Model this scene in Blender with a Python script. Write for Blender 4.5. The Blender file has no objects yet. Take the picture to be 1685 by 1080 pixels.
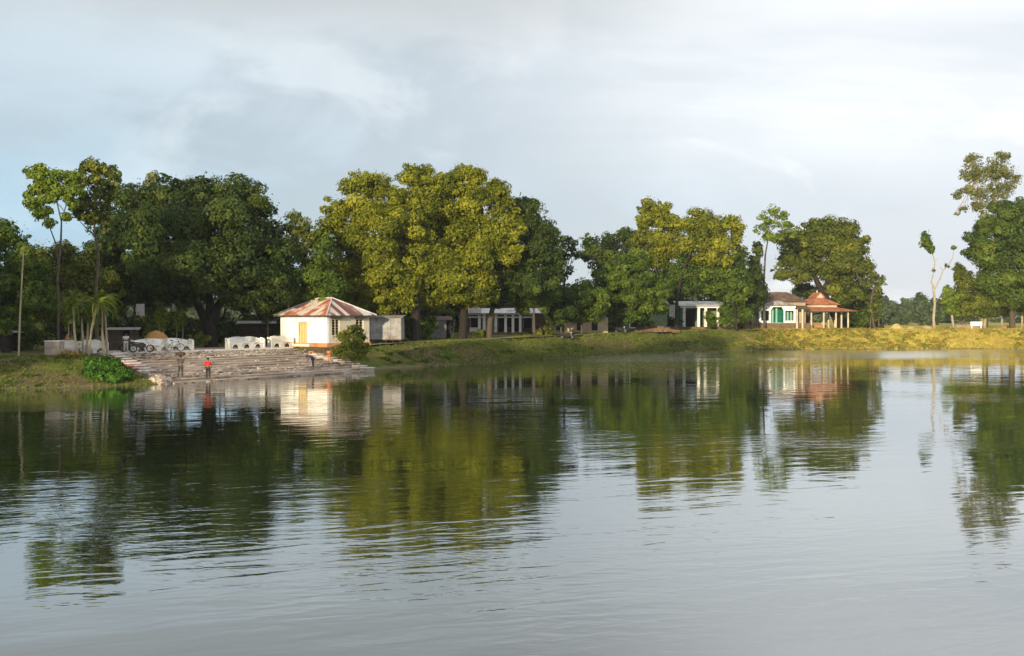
import bpy, math, random
import numpy as np
from mathutils import Vector, Matrix, noise as mnoise

random.seed(7)
rng = np.random.default_rng(7)
R = math.radians
sc = bpy.context.scene
COL = sc.collection

# ------------------------------------------------------------------ camera
H = 4.8          # eye height over the water
F = 1600.0       # focal length in photo pixels (photo is 1685 wide)
HY = 522.0       # photo row of the horizon
cd = bpy.data.cameras.new("camera")
cam = bpy.data.objects.new("camera", cd); COL.objects.link(cam)
cd.sensor_width = 36.0
cd.lens = 36.0 * F / 1685.0
cam.location = (0, 0, H)
cam.rotation_euler = (R(90) - math.atan(18.0 / F), 0, 0)
cd.clip_start = 0.1; cd.clip_end = 6000
sc.camera = cam

# ------------------------------------------------------------------ light
SUN_EL = 10.0
SUN_DIR = Vector((-0.36, -0.933, 0)).normalized()      # towards the sun, on the ground
SUN_STRENGTH = 5.0
sd = bpy.data.lights.new("sun", 'SUN'); sun = bpy.data.objects.new("sun", sd); COL.objects.link(sun)
sd.energy = SUN_STRENGTH; sd.angle = R(0.6); sd.color = (1.0, 0.83, 0.54)
sv = Vector((SUN_DIR.x * math.cos(R(SUN_EL)), SUN_DIR.y * math.cos(R(SUN_EL)), math.sin(R(SUN_EL))))
sun.rotation_euler = sv.to_track_quat('Z', 'Y').to_euler()
sun.location = sv * 200
sc.view_settings.view_transform = 'Standard'
sc.view_settings.look = 'None'
sc.view_settings.exposure = 0.22
sc.view_settings.gamma = 1.0
sc.view_settings.use_curve_mapping = False


class NT:
    """tiny node-tree helper"""
    def __init__(s, tree):
        s.t = tree; s.n = tree.nodes; s.l = tree.links
    def node(s, typ, **kw):
        n = s.n.new(typ)
        for k, v in kw.items():
            setattr(n, k, v)
        return n
    def put(s, sock, v):
        if isinstance(v, bpy.types.NodeSocket): s.l.new(v, sock)
        elif v is not None: sock.default_value = v
    def math(s, op, a, b=None, c=None, clamp=False):
        n = s.node('ShaderNodeMath', operation=op, use_clamp=clamp)
        for i, v in enumerate((a, b, c)):
            if v is not None: s.put(n.inputs[i], v)
        return n.outputs[0]
    def vmath(s, op, a, b=None, out=0):
        n = s.node('ShaderNodeVectorMath', operation=op)
        s.put(n.inputs[0], a)
        if b is not None: s.put(n.inputs[1], b)
        return n.outputs[out]
    def noise(s, vec, scale, detail=4, rough=0.55, dist=0.0):
        n = s.node('ShaderNodeTexNoise')
        if vec is not None: s.put(n.inputs['Vector'], vec)
        n.inputs['Scale'].default_value = scale; n.inputs['Detail'].default_value = detail
        n.inputs['Roughness'].default_value = rough; n.inputs['Distortion'].default_value = dist
        return n.outputs['Fac']
    def ramp(s, fac, stops, interp='LINEAR'):
        n = s.node('ShaderNodeValToRGB'); s.put(n.inputs[0], fac)
        cr = n.color_ramp; cr.interpolation = interp
        while len(cr.elements) > 1: cr.elements.remove(cr.elements[-1])
        cr.elements[0].position = stops[0][0]; cr.elements[0].color = (*stops[0][1], 1)
        for p, c in stops[1:]:
            e = cr.elements.new(p); e.color = (*c, 1)
        return n.outputs[0]
    def smooth(s, v, a, b):
        n = s.node('ShaderNodeMapRange', interpolation_type='SMOOTHSTEP')
        s.put(n.inputs[0], v); n.inputs[1].default_value = a; n.inputs[2].default_value = b
        return n.outputs[0]
    def mix(s, f, a, b):
        n = s.node('ShaderNodeMix', data_type='RGBA')
        s.put(n.inputs[0], f)
        for i, v in ((6, a), (7, b)):
            if isinstance(v, tuple): v = (*v[:3], 1)
            s.put(n.inputs[i], v)
        return n.outputs[2]


# ------------------------------------------------------------------ sky
w = bpy.data.worlds.new("World"); sc.world = w; w.use_nodes = True
w.node_tree.nodes.clear()
N = NT(w.node_tree)
outw = N.node('ShaderNodeOutputWorld'); bg = N.node('ShaderNodeBackground')
SKY_STRENGTH = 0.1
bg.inputs[1].default_value = SKY_STRENGTH
N.l.new(bg.outputs[0], outw.inputs[0])
sky = N.node('ShaderNodeTexSky', sky_type='NISHITA')
sky.sun_disc = False; sky.sun_elevation = R(SUN_EL)
sky.sun_rotation = math.atan2(SUN_DIR.x, SUN_DIR.y) % (2 * math.pi)
sky.air_density = 1.0; sky.dust_density = 1.2; sky.ozone_density = 1.0
tc = N.node('ShaderNodeTexCoord')
D_ = N.vmath('NORMALIZE', tc.outputs['Generated'])
sep = N.node('ShaderNodeSeparateXYZ'); N.l.new(D_, sep.inputs[0])
az = N.math('ARCTAN2', sep.outputs[0], sep.outputs[1])          # 0 = straight ahead, + right
el = N.math('ARCSINE', sep.outputs[2])
elc = N.math('MAXIMUM', el, 0.0)
zc = N.math('MAXIMUM', N.math('ADD', sep.outputs[2], 0.14), 0.08)
pu = N.math('DIVIDE', sep.outputs[0], zc); pv = N.math('DIVIDE', sep.outputs[1], zc)
cmb = N.node('ShaderNodeCombineXYZ'); N.l.new(pu, cmb.inputs[0]); N.l.new(pv, cmb.inputs[1])
SV = cmb.outputs[0]
K = 1.0 / SKY_STRENGTH
def kc(r, g, b): return (r * K * 1.08, g * K * 1.08, b * K * 1.08)
# thin veil of cloud: bluish on the left, pale and warm on the right
t_az = N.smooth(az, -0.62, 0.50)
base_lo = N.mix(t_az, kc(.34, .56, .73), kc(.64, .68, .75))
base_hi = N.mix(t_az, kc(.56, .66, .73), kc(.82, .85, .88))
veil = N.mix(N.smooth(elc, 0.05, 0.26), base_lo, base_hi)
cm2 = N.node('ShaderNodeCombineXYZ'); N.l.new(az, cm2.inputs[0]); N.l.new(N.math('MULTIPLY', el, 2.3), cm2.inputs[1])
AV = cm2.outputs[0]
n1 = N.noise(SV, 0.42, 6, 0.55, 0.4)
n2 = N.noise(N.vmath('ADD', AV, (7.3, 2.1, 0)), 3.6, 7, 0.56, 0.5)
n3 = N.noise(N.vmath('MULTIPLY', SV, (0.35, 1.0, 1.0)), 0.9, 5, 0.55, 0.2)
# grey undersides, large and soft, stronger high up and to the left
gmask = N.math('MULTIPLY', N.smooth(n1, 0.40, 0.60), N.smooth(elc, 0.0, 0.22))
grey = N.mix(t_az, kc(.40, .475, .535), kc(.51, .56, .615))
c1 = N.mix(N.math('MULTIPLY', gmask, 0.80), veil, grey)
n4 = N.noise(N.vmath('ADD', AV, (3.3, 12.1, 0)), 2.4, 7, 0.56, 0.7)
c1 = N.mix(N.math('MULTIPLY', N.smooth(n4, .47, .58), .75), c1, N.mix(t_az, kc(.38, .465, .53), kc(.57, .615, .67)))
wm = N.math('MULTIPLY', N.smooth(n2, 0.52, 0.66), N.math('ADD', N.math('MULTIPLY', t_az, 0.50), 0.35))
c2 = N.mix(wm, c1, N.mix(t_az, kc(.70, .78, .83), kc(.95, .95, .96)))
wr = N.math('MULTIPLY', N.smooth(N.math('ADD', az, N.math('MULTIPLY', n4, .35)), .10, .48), N.smooth(elc, .10, .24))
wm2 = N.math('MULTIPLY', wr, N.math('ADD', N.math('MULTIPLY', N.smooth(n3, 0.36, 0.60), .7), .3))
c2b = N.mix(wm2, c2, kc(.97, .99, 1.0))
# warm dull band along the top of the view, ahead and to the left
band = N.math('MULTIPLY', N.smooth(N.math('ADD', elc, N.math('MULTIPLY', n1, .08)), 0.275, 0.36), N.smooth(N.math('ADD', az, N.math('MULTIPLY', n1, 0.3)), 0.50, 0.1))
c3 = N.mix(N.math('MULTIPLY', band, 0.8), c2b, kc(.53, .55, .555))
nish = N.vmath('MULTIPLY', sky.outputs[0], (1.0, 1.0, 1.0))
c4 = N.mix(0.88, nish, c3)
N.l.new(c4, bg.inputs[0])


# ------------------------------------------------------------------ pixel -> place
def P(px, py, D):
    return Vector(((px - 842.5) / F * D, D, H - (py - HY) / F * D))
def X_at(px, D): return (px - 842.5) / F * D

# ghat frame: origin at the bottom left corner, local X along the water, local Y up the steps
GA = Vector((-24.3, 69.8, 0)); GANG = math.atan2(0.8, 0.6)
GU = Vector((0.6, 0.8, 0)); GN = Vector((-0.8, 0.6, 0))
SHORE = [(-12, 5), (-26, 8), (-35, 22), (-38, 45), (-38.5, 61), (-33.4, 63.5), (-26.4, 68.0), (-24.3, 69.8), (-12.7, 85.3),
         (-11.4, 89.5), (-2.7, 101), (6.9, 113), (11.6, 118), (20.9, 128), (30.6, 136), (40.7, 141.5), (55, 145), (76, 146),
         (93, 145), (100, 120), (96, 60), (88, 10), (12, 4)]
SH = np.array(SHORE)

def sdist(x, y):
    """distance to the pond's edge, + outside"""
    x = np.atleast_1d(np.asarray(x, float)); y = np.atleast_1d(np.asarray(y, float))
    best = np.full(x.shape, 1e9); ins = np.zeros(x.shape, bool)
    n = len(SH)
    for i in range(n):
        ax, ay = SH[i]; bx, by = SH[(i + 1) % n]
        dx, dy = bx - ax, by - ay
        t = np.clip(((x - ax) * dx + (y - ay) * dy) / (dx * dx + dy * dy), 0, 1)
        best = np.minimum(best, np.hypot(x - ax - t * dx, y - ay - t * dy))
        c = ((ay > y) != (by > y))
        with np.errstate(divide='ignore', invalid='ignore'):
            xi = (bx - ax) * (y - ay) / (by - ay + 1e-12) + ax
        ins ^= c & (x < xi)
    return np.where(ins, -best, best)

def topz(y): return np.clip(1.88 + (y - 88) * 0.0165, 1.85, 2.8)

def wob(x, y):
    return (np.sin(x * 0.9 + y * 0.37) * np.cos(y * 0.71 - x * 0.23) * 0.5 + np.sin(x * 2.3 - y * 1.7 + 1.3) * 0.25
            + np.sin(x * 0.31 + 2.0 * np.sin(y * 0.17)) * 0.35 + np.sin(x * 3.9 + y * 4.3) * 0.14)

def gz(x, y):
    x = np.atleast_1d(np.asarray(x, float)); y = np.atleast_1d(np.asarray(y, float))
    d = sdist(x, y); d = d + np.clip(np.abs(d), 0, 1) * 0.0 + .28 * wob(x * .8 + 3, y * .8)
    zt = np.where(y < 25, 2.9, topz(y))
    wd = np.where(y < 25, 4.5, 6.2) + 0.7 * np.sin(x * 0.35) + 0.4 * np.sin(x * 0.9 + 1)
    t = np.clip(d / wd, 0, 1)
    prof = 0.30 * t + 0.70 * (t * t * (3 - 2 * t))
    z = np.where(d < 0, np.maximum(-2.0, d * 0.35), zt * prof)
    amp = np.clip(d / 1.5, 0, 1) * np.where(t < 1, 0.13, 0.05)
    z = z + amp * wob(x, y)
    lx = (x - GA.x) * GU.x + (y - GA.y) * GU.y
    ly = (x - GA.x) * GN.x + (y - GA.y) * GN.y
    m = (lx > 0.2 * ly + 0.1) & (lx < 20.2) & (ly > -0.5) & (ly < 17)
    z = np.where(m, np.minimum(z, -0.45 + 0.16 * np.clip(ly, 0, 14)), z)
    sl = .2 * ly - lx
    m3 = (sl > -1) & (sl < 6) & (ly > -.5) & (ly < 12)
    z = np.where(m3, np.minimum(z, np.maximum(.02 + .148 / .94 * np.clip(ly, 0, 12) - .12 + .22 * np.clip(sl - .9, 0, 9), -.4)), z)
    m2 = (lx > -6) & (lx < 30) & (ly >= 11.2) & (ly < 40)
    z = np.where(m2, np.minimum(z, 1.80), z)
    return z
def g1(x, y): return float(gz(x, y)[0])
def G(px, D):
    x = X_at(px, D); return Vector((x, D, g1(x, D)))

# ------------------------------------------------------------------ materials
MATS = {}
def mat(name, fn):
    m = bpy.data.materials.new(name); m.use_nodes = True
    m.node_tree.nodes.clear(); n = NT(m.node_tree)
    o = n.node('ShaderNodeOutputMaterial'); s = fn(n)
    m.node_tree.links.new(s, o.inputs[0]); MATS[name] = m
    return m
def pri(n, col, rough=0.8, spec=0.3, bump=None, bstr=0.5, metal=0.0, bdist=0.05, **kw):
    b = n.node('ShaderNodeBsdfPrincipled')
    n.put(b.inputs['Base Color'], (*col, 1) if isinstance(col, tuple) and len(col) == 3 else col)
    n.put(b.inputs['Roughness'], rough); b.inputs['Specular IOR Level'].default_value = spec
    b.inputs['Metallic'].default_value = metal
    if bump is not None:
        bn = n.node('ShaderNodeBump'); n.put(bn.inputs['Height'], bump)
        bn.inputs['Strength'].default_value = bstr; bn.inputs['Distance'].default_value = bdist
        n.l.new(bn.outputs[0], b.inputs['Normal'])
    return b.outputs[0]
def objco(n): return n.node('ShaderNodeTexCoord').outputs['Object']
def pos(n): return n.node('ShaderNodeNewGeometry').outputs['Position']

def mottled(name, a, b, scale=2.0, rough=0.85, spec=0.25, lo=.35, hi=.65, detail=6, c=None, cs=0.6):
    def f(n):
        v = objco(n)
        col = n.ramp(n.noise(v, scale, detail, 0.6), [(lo, a), (hi, b)])
        if c is not None:
            col = n.mix(n.smooth(n.noise(v, cs, 5, 0.65), 0.52, 0.66), col, c)
        return pri(n, col, rough, spec, n.noise(v, scale * 6, 3), 0.3, bdist=0.02)
    return mat(name, f)

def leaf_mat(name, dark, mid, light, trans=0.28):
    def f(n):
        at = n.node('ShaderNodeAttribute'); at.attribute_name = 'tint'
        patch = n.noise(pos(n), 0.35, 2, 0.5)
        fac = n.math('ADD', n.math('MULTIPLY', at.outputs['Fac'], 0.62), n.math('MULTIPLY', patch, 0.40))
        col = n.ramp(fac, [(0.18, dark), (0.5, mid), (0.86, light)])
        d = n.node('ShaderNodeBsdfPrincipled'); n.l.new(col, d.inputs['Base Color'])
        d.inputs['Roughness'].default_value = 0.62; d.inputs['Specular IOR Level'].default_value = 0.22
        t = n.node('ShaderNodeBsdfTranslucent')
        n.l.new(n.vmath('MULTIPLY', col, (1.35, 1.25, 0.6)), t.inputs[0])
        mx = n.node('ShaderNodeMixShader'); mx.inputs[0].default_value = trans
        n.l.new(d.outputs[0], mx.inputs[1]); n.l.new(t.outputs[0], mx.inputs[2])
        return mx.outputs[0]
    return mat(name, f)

leaf_mat('leaf_dark', (.012, .027, .004), (.035, .066, .009), (.112, .145, .020))
leaf_mat('leaf_mid', (.022, .048, .005), (.070, .120, .012), (.180, .230, .026))
leaf_mat('leaf_yellow', (.055, .075, .004), (.172, .195, .010), (.355, .350, .030), .30)
leaf_mat('leaf_olive', (.032, .053, .005), (.098, .128, .012), (.225, .236, .030))
leaf_mat('leaf_bright', (.070, .120, .010), (.150, .220, .020), (.270, .320, .040))
leaf_mat('leaf_airy', (.075, .090, .025), (.150, .165, .045), (.280, .280, .090))
leaf_mat('leaf_pale', (.085, .110, .035), (.150, .175, .060), (.270, .290, .120))
leaf_mat('leaf_bush', (.020, .060, .006), (.050, .140, .012), (.120, .240, .026))
leaf_mat('leaf_far_hazed', (.035, .060, .028), (.060, .092, .040), (.095, .125, .055), 0.15)  # bluish greens put the distance haze into the leaf colour
leaf_mat('leaf_dry', (.150, .125, .025), (.300, .240, .045), (.460, .360, .085))
leaf_mat('blade', (.050, .072, .010), (.105, .130, .018), (.190, .190, .036), 0.2)
mottled('bark', (.055, .042, .030), (.110, .088, .062), 3.0)
mottled('bark_dark', (.012, .010, .008), (.034, .027, .020), 3.0)
mottled('bark_pale', (.26, .21, .15), (.42, .35, .25), 2.5)
mottled('bamboo', (.28, .23, .13), (.42, .36, .22), 1.5)
mottled('white_paint', (.60, .58, .53), (.80, .78, .73), 0.9, c=(.42, .39, .34), cs=1.1)
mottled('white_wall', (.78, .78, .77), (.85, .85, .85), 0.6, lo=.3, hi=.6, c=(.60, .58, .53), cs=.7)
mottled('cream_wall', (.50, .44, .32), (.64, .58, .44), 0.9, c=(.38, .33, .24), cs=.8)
mottled('beige_wall', (.32, .24, .16), (.44, .34, .24), 0.9)
mottled('orange_brick', (.40, .17, .07), (.56, .28, .13), 1.6, c=(.60, .42, .28), cs=.9)
mottled('door_paint', (.50, .38, .17), (.62, .50, .26), 2.0)
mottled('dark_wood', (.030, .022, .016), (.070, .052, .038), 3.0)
mottled('grey_tin', (.19, .18, .18), (.34, .33, .33), 1.4, rough=.55, c=(.16, .11, .08), cs=.9)
mottled('pale_tin', (.50, .49, .48), (.68, .67, .65), 1.4, rough=.5, c=(.25, .17, .12), cs=.7)
mottled('brown_roof', (.095, .058, .045), (.165, .105, .080), 1.5, c=(.20, .13, .10), cs=.8)
mottled('red_roof', (.34, .12, .065), (.47, .20, .11), 1.2, c=(.30, .10, .05), cs=.8)
mottled('dark_inside', (.008, .008, .008), (.02, .018, .016), 1.0)  # near-black colour stands in for the unlit interior behind openings
mottled('teal_paint', (.004, .085, .060), (.010, .16, .11), 1.5)
mottled('teal_pale', (.16, .36, .30), (.28, .48, .40), 1.5)
mottled('green_wall', (.10, .15, .08), (.18, .24, .13), 1.2)
mottled('straw_dome', (.32, .15, .045), (.46, .24, .07), 3.0)
mottled('thatch_brown', (.22, .10, .06), (.36, .17, .10), 2.5)
mottled('straw', (.38, .28, .10), (.52, .40, .17), 2.0)
mottled('sand_heap', (.36, .26, .14), (.48, .36, .20), 1.2)
mottled('plinth_brown', (.12, .075, .045), (.20, .13, .08), 1.6)
mottled('black_metal', (.010, .010, .011), (.03, .03, .03), 3.0, rough=.4, spec=.5)
mottled('tyre', (.012, .012, .012), (.025, .025, .025), 3.0)
mottled('white_board', (.76, .76, .74), (.84, .84, .82), 1.0)
mottled('skin', (.16, .085, .05), (.22, .12, .07), 3.0, rough=.6)
mottled('hair', (.01, .008, .007), (.02, .016, .012), 3.0)
mottled('red_cloth', (.55, .012, .018), (.70, .03, .03), 2.0)
mottled('dark_cloth', (.02, .022, .03), (.05, .05, .06), 2.0)
mottled('grey_cloth', (.045, .043, .040), (.085, .08, .072), 2.0)
mottled('purple_cloth', (.09, .035, .16), (.15, .07, .24), 2.0)
mottled('orange_cloth', (.55, .16, .06), (.68, .25, .10), 2.0)
mottled('pale_cloth', (.45, .42, .38), (.60, .56, .50), 2.0)

def f_rust(n):
    v = objco(n)
    oi = n.node('ShaderNodeObjectInfo')
    st = n.noise(n.vmath('ADD', n.vmath('MULTIPLY', v, (1.0, 1.0, .25)), n.vmath('MULTIPLY', (9, 5, 3), oi.outputs['Random'])), 0.9, 5, 0.6)
    col = n.ramp(n.math('ADD', n.math('MULTIPLY', st, .84), n.math('MULTIPLY', oi.outputs['Random'], .18)),
                 [(.38, (.36, .10, .055)), (.47, (.46, .20, .13)), (.53, (.60, .50, .42)), (.70, (.70, .64, .57))])
    return pri(n, col, .6, .3)
mat('rust_tin', f_rust)
def f_rust2(n):
    v = objco(n)
    oi = n.node('ShaderNodeObjectInfo')
    st = n.noise(n.vmath('ADD', n.vmath('MULTIPLY', v, (1.0, 1.0, .25)), n.vmath('MULTIPLY', (9, 5, 3), oi.outputs['Random'])), 1.1, 5, 0.6)
    col = n.ramp(n.math('ADD', n.math('MULTIPLY', st, .55), n.math('MULTIPLY', oi.outputs['Random'], .45)),
                 [(.34, (.17, .07, .06)), (.46, (.26, .15, .13)), (.52, (.48, .42, .38)), (.72, (.60, .55, .50))])
    return pri(n, col, .6, .3)
mat('rust_tin_pale', f_rust2)

def f_stone(n):
    v = objco(n)
    vo = n.node('ShaderNodeTexVoronoi'); vo.inputs['Scale'].default_value = 4.2
    n.l.new(n.vmath('MULTIPLY', v, (1.0, 1.3, 2.4)), vo.inputs['Vector'])
    sp = n.node('ShaderNodeSeparateColor'); n.l.new(vo.outputs['Color'], sp.inputs[0])
    a = n.ramp(n.math('ADD', n.math('MULTIPLY', sp.outputs[0], .5), n.math('MULTIPLY', n.noise(v, .7, 5, .6), .6)),
               [(.26, (.17, .125, .10)), (.46, (.34, .275, .23)), (.66, (.46, .40, .35)), (.84, (.64, .59, .54))])
    dirt = n.smooth(n.noise(v, .35, 6, .65), .50, .64)
    c = n.mix(n.math('MULTIPLY', dirt, .65), a, (.13, .085, .055))
    return pri(n, c, .9, .15, n.noise(v, 7, 4), .6, bdist=.03)
mat('stone', f_stone)
def f_steps(n):
    v = objco(n)
    a = n.ramp(n.noise(n.vmath('MULTIPLY', v, (.35, 1.6, 1.6)), 1.4, 6, .65),
               [(.34, (.22, .168, .138)), (.50, (.355, .290, .245)), (.66, (.48, .415, .365))])
    return pri(n, a, .9, .15, n.noise(v, 6, 4), .5, bdist=.03)
mat('step_cement', f_steps)
mottled('step_white', (.52, .47, .42), (.72, .68, .63), 1.2)
mottled('step_red', (.34, .09, .06), (.46, .15, .10), 1.2)
mottled('path_soil', (.30, .25, .18), (.42, .36, .27), 1.0)

def f_ground(n):
    p = pos(n)
    sp = n.node('ShaderNodeSeparateXYZ'); n.l.new(p, sp.inputs[0])
    na = n.noise(p, 0.22, 6, .62); nb = n.noise(n.vmath('ADD', p, (31, 7, 0)), 0.9, 6, .65); nc = n.noise(p, 3.2, 5, .6)
    grass = n.ramp(nb, [(.36, (.046, .060, .011)), (.52, (.090, .108, .017)), (.68, (.140, .148, .030))])
    soil = n.ramp(nc, [(.35, (.085, .058, .030)), (.65, (.150, .108, .060))])
    dry = n.ramp(nb, [(.34, (.20, .18, .022)), (.50, (.42, .34, .055)), (.66, (.62, .48, .13))])
    c = n.mix(n.smooth(na, .48, .60), grass, soil)
    # the far right bank carries dry straw coloured growth
    rx = n.smooth(n.math('ADD', sp.outputs[0], n.math('MULTIPLY', nb, 12.0)), 36.0, 47.0)
    c = n.mix(n.math('MULTIPLY', rx, .88), c, dry)
    # trodden soil away from the pond's slope, mown of grass
    lo = n.smooth(n.math('ADD', sp.outputs[2], n.math('MULTIPLY', nb, -.35)), .12, -.10)
    c = n.mix(n.math('MULTIPLY', lo, .85), c, (.17, .135, .075))
    wet = n.smooth(sp.outputs[2], .045, -.02)
    c = n.mix(wet, c, (.05, .05, .025))
    return pri(n, c, .95, .1, nc, .7, bdist=.12)
mat('bank_ground', f_ground)

def f_water(n):
    p = pos(n)
    sp = n.node('ShaderNodeSeparateXYZ'); n.l.new(p, sp.inputs[0])
    # wind ripples: bent crests of several lengths, seen at a low angle
    rot = n.node('ShaderNodeVectorRotate', rotation_type='Z_AXIS'); n.l.new(p, rot.inputs['Vector'])
    rot.inputs['Angle'].default_value = R(-16)
    rp = rot.outputs[0]
    big = n.noise(n.vmath('MULTIPLY', rp, (.17, .60, 1)), 1.0, 2, .5, .4)
    med = n.noise(n.vmath('MULTIPLY', rp, (.60, 2.1, 1)), 1.0, 2, .5, .6)
    rot2 = n.node('ShaderNodeVectorRotate', rotation_type='Z_AXIS'); n.l.new(p, rot2.inputs['Vector'])
    rot2.inputs['Angle'].default_value = R(9)
    fine = n.noise(n.vmath('MULTIPLY', rot2.outputs[0], (1.6, 5.0, 1)), 1.0, 3, .55, .4)
    patch = n.smooth(n.noise(n.vmath('MULTIPLY', p, (.035, .075, 1)), 1.0, 3, .55, .5), .42, .60)
    calm = n.math('ADD', n.math('MULTIPLY', patch, .85), .25)
    h = n.math('ADD', n.math('MULTIPLY', big, .0140), n.math('MULTIPLY', n.math('MULTIPLY', med, .0132), calm))
    h = n.math('ADD', h, n.math('MULTIPLY', n.math('MULTIPLY', fine, .0044), n.math('POWER', calm, 2.0)))
    bn = n.node('ShaderNodeBump'); n.l.new(h, bn.inputs['Height'])
    bn.inputs['Strength'].default_value = 1.0; bn.inputs['Distance'].default_value = 1.0
    # ruffled strip near the far bank
    d = n.math('ADD', sp.outputs[1], n.math('MULTIPLY', sp.outputs[0], -.42))
    far = n.math('MULTIPLY', n.smooth(d, 84, 100), n.smooth(sp.outputs[0], -6, 14))
    far = n.math('MULTIPLY', far, n.smooth(n.noise(n.vmath('MULTIPLY', p, (.05, .12, 1)), 1.0, 3, .5), .30, .5))
    rough = n.math('ADD', n.math('MULTIPLY', far, .17), .025)
    gl = n.node('ShaderNodeBsdfGlossy'); gl.inputs[0].default_value = (.97, .99, 1.0, 1)
    n.l.new(rough, gl.inputs['Roughness']); n.l.new(bn.outputs[0], gl.inputs['Normal'])
    df = n.node('ShaderNodeBsdfDiffuse'); df.inputs[0].default_value = (.020, .026, .007, 1)
    fr = n.node('ShaderNodeLayerWeight'); fr.inputs[0].default_value = .5; n.l.new(bn.outputs[0], fr.inputs['Normal'])
    frf = n.math('ADD', n.math('MULTIPLY', n.math('POWER', fr.outputs['Facing'], 3.0), .80), .18)
    mx = n.node('ShaderNodeMixShader'); n.l.new(frf, mx.inputs[0])
    n.l.new(df.outputs[0], mx.inputs[1]); n.l.new(gl.outputs[0], mx.inputs[2])
    return mx.outputs[0]
mat('pond_water', f_water)
M = MATS

# ------------------------------------------------------------------ object helpers
def tag(o, label=None, cat=None, group=None, kind=None):
    if label: o['label'] = label
    if cat: o['category'] = cat
    if group: o['group'] = group
    if kind: o['kind'] = kind
    return o
def thing(name, label, cat, loc, rz=0.0, group=None):
    o = bpy.data.objects.new(name, None); COL.objects.link(o)
    o.location = loc; o.rotation_euler = (0, 0, rz); o.empty_display_size = .3
    return tag(o, label, cat, group)
def link(name, me, parent=None):
    o = bpy.data.objects.new(name, me); COL.objects.link(o)
    if parent is not None: o.parent = parent
    return o

class MB:
    def __init__(s): s.v = []; s.f = []
    def add(s, vs, fs):
        b = len(s.v); s.v += [tuple(v) for v in vs]; s.f += [tuple(b + i for i in f) for f in fs]; return s
    def box(s, x0, x1, y0, y1, z0, z1):
        vs = [(x, y, z) for z in (z0, z1) for x, y in ((x0, y0), (x1, y0), (x1, y1), (x0, y1))]
        return s.add(vs, [(3, 2, 1, 0), (4, 5, 6, 7), (0, 1, 5, 4), (1, 2, 6, 5), (2, 3, 7, 6), (3, 0, 4, 7)])
    def tube(s, pts, rad, n=7, cap=True):
        pts = [Vector(p) for p in pts]
        if not isinstance(rad, (list, tuple)): rad = [rad] * len(pts)
        vs = []; ref = Vector((0, 0, 1))
        for i, p in enumerate(pts):
            t = (pts[min(i + 1, len(pts) - 1)] - pts[max(i - 1, 0)])
            if t.length < 1e-6: t = Vector((0, 0, 1))
            t.normalize()
            a = t.cross(Vector((1, 0.13, 0.07))); 
            if a.length < .2: a = t.cross(Vector((0, 1, 0)))
            a.normalize(); b = t.cross(a)
            for k in range(n):
                an = 2 * math.pi * k / n
                vs.append(p + (a * math.cos(an) + b * math.sin(an)) * rad[i])
        fs = []
        for i in range(len(pts) - 1):
            for k in range(n):
                fs.append((i * n + k, i * n + (k + 1) % n, (i + 1) * n + (k + 1) % n, (i + 1) * n + k))
        if cap:
            fs.append(tuple(range(n - 1, -1, -1))); fs.append(tuple((len(pts) - 1) * n + k for k in range(n)))
        return s.add(vs, fs)
    def extrude(s, poly, axis, a0, a1):
        """2-D outline pushed along an axis; axis 'y': poly is (x,z); axis 'x': poly is (y,z); 'z': (x,y)"""
        def mk(p, a):
            return {'y': (p[0], a, p[1]), 'x': (a, p[0], p[1]), 'z': (p[0], p[1], a)}[axis]
        n = len(poly)
        vs = [mk(p, a0) for p in poly] + [mk(p, a1) for p in poly]
        fs = [tuple(range(n)), tuple(range(2 * n - 1, n - 1, -1))]
        fs += [(i, i + n, (i + 1) % n + n, (i + 1) % n) for i in range(n)]
        return s.add(vs, fs)
    def slab(s, quad, th):
        """thick sheet from a planar polygon"""
        q = [Vector(p) for p in quad]
        nrm = (q[1] - q[0]).cross(q[2] - q[0]).normalized() * th
        n = len(q)
        return s.add(q + [p - nrm for p in q], [tuple(range(n)), tuple(range(2 * n - 1, n - 1, -1))] +
                     [(i, i + n, (i + 1) % n + n, (i + 1) % n) for i in range(n)])
    def mesh(s, name, m):
        import bmesh
        me = bpy.data.meshes.new(name); me.from_pydata(s.v, [], s.f)
        bm = bmesh.new(); bm.from_mesh(me); bmesh.ops.recalc_face_normals(bm, faces=bm.faces); bm.to_mesh(me); bm.free()
        me.materials.append(M[m] if isinstance(m, str) else m)
        return me
    def build(s, name, m, parent=None, smooth=False):
        me = s.mesh(name, m)
        if smooth: me.polygons.foreach_set('use_smooth', [True] * len(me.polygons))
        return link(name, me, parent)

def fast_quads(name, V, m, tint=None):
    """V: (n,4,3) array"""
    n = len(V); me = bpy.data.meshes.new(name)
    me.vertices.add(n * 4); me.vertices.foreach_set('co', V.reshape(-1).astype(np.float32))
    me.loops.add(n * 4); me.loops.foreach_set('vertex_index', np.arange(n * 4, dtype=np.int32))
    me.polygons.add(n); me.polygons.foreach_set('loop_start', np.arange(0, n * 4, 4, dtype=np.int32))
    if tint is not None:
        a = me.attributes.new('tint', 'FLOAT', 'FACE'); a.data.foreach_set('value', tint.astype(np.float32))
    me.update(calc_edges=True)
    me.materials.append(M[m])
    return me

def unit(n):
    v = rng.normal(size=(n, 3)); return v / np.linalg.norm(v, axis=1)[:, None]

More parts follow.
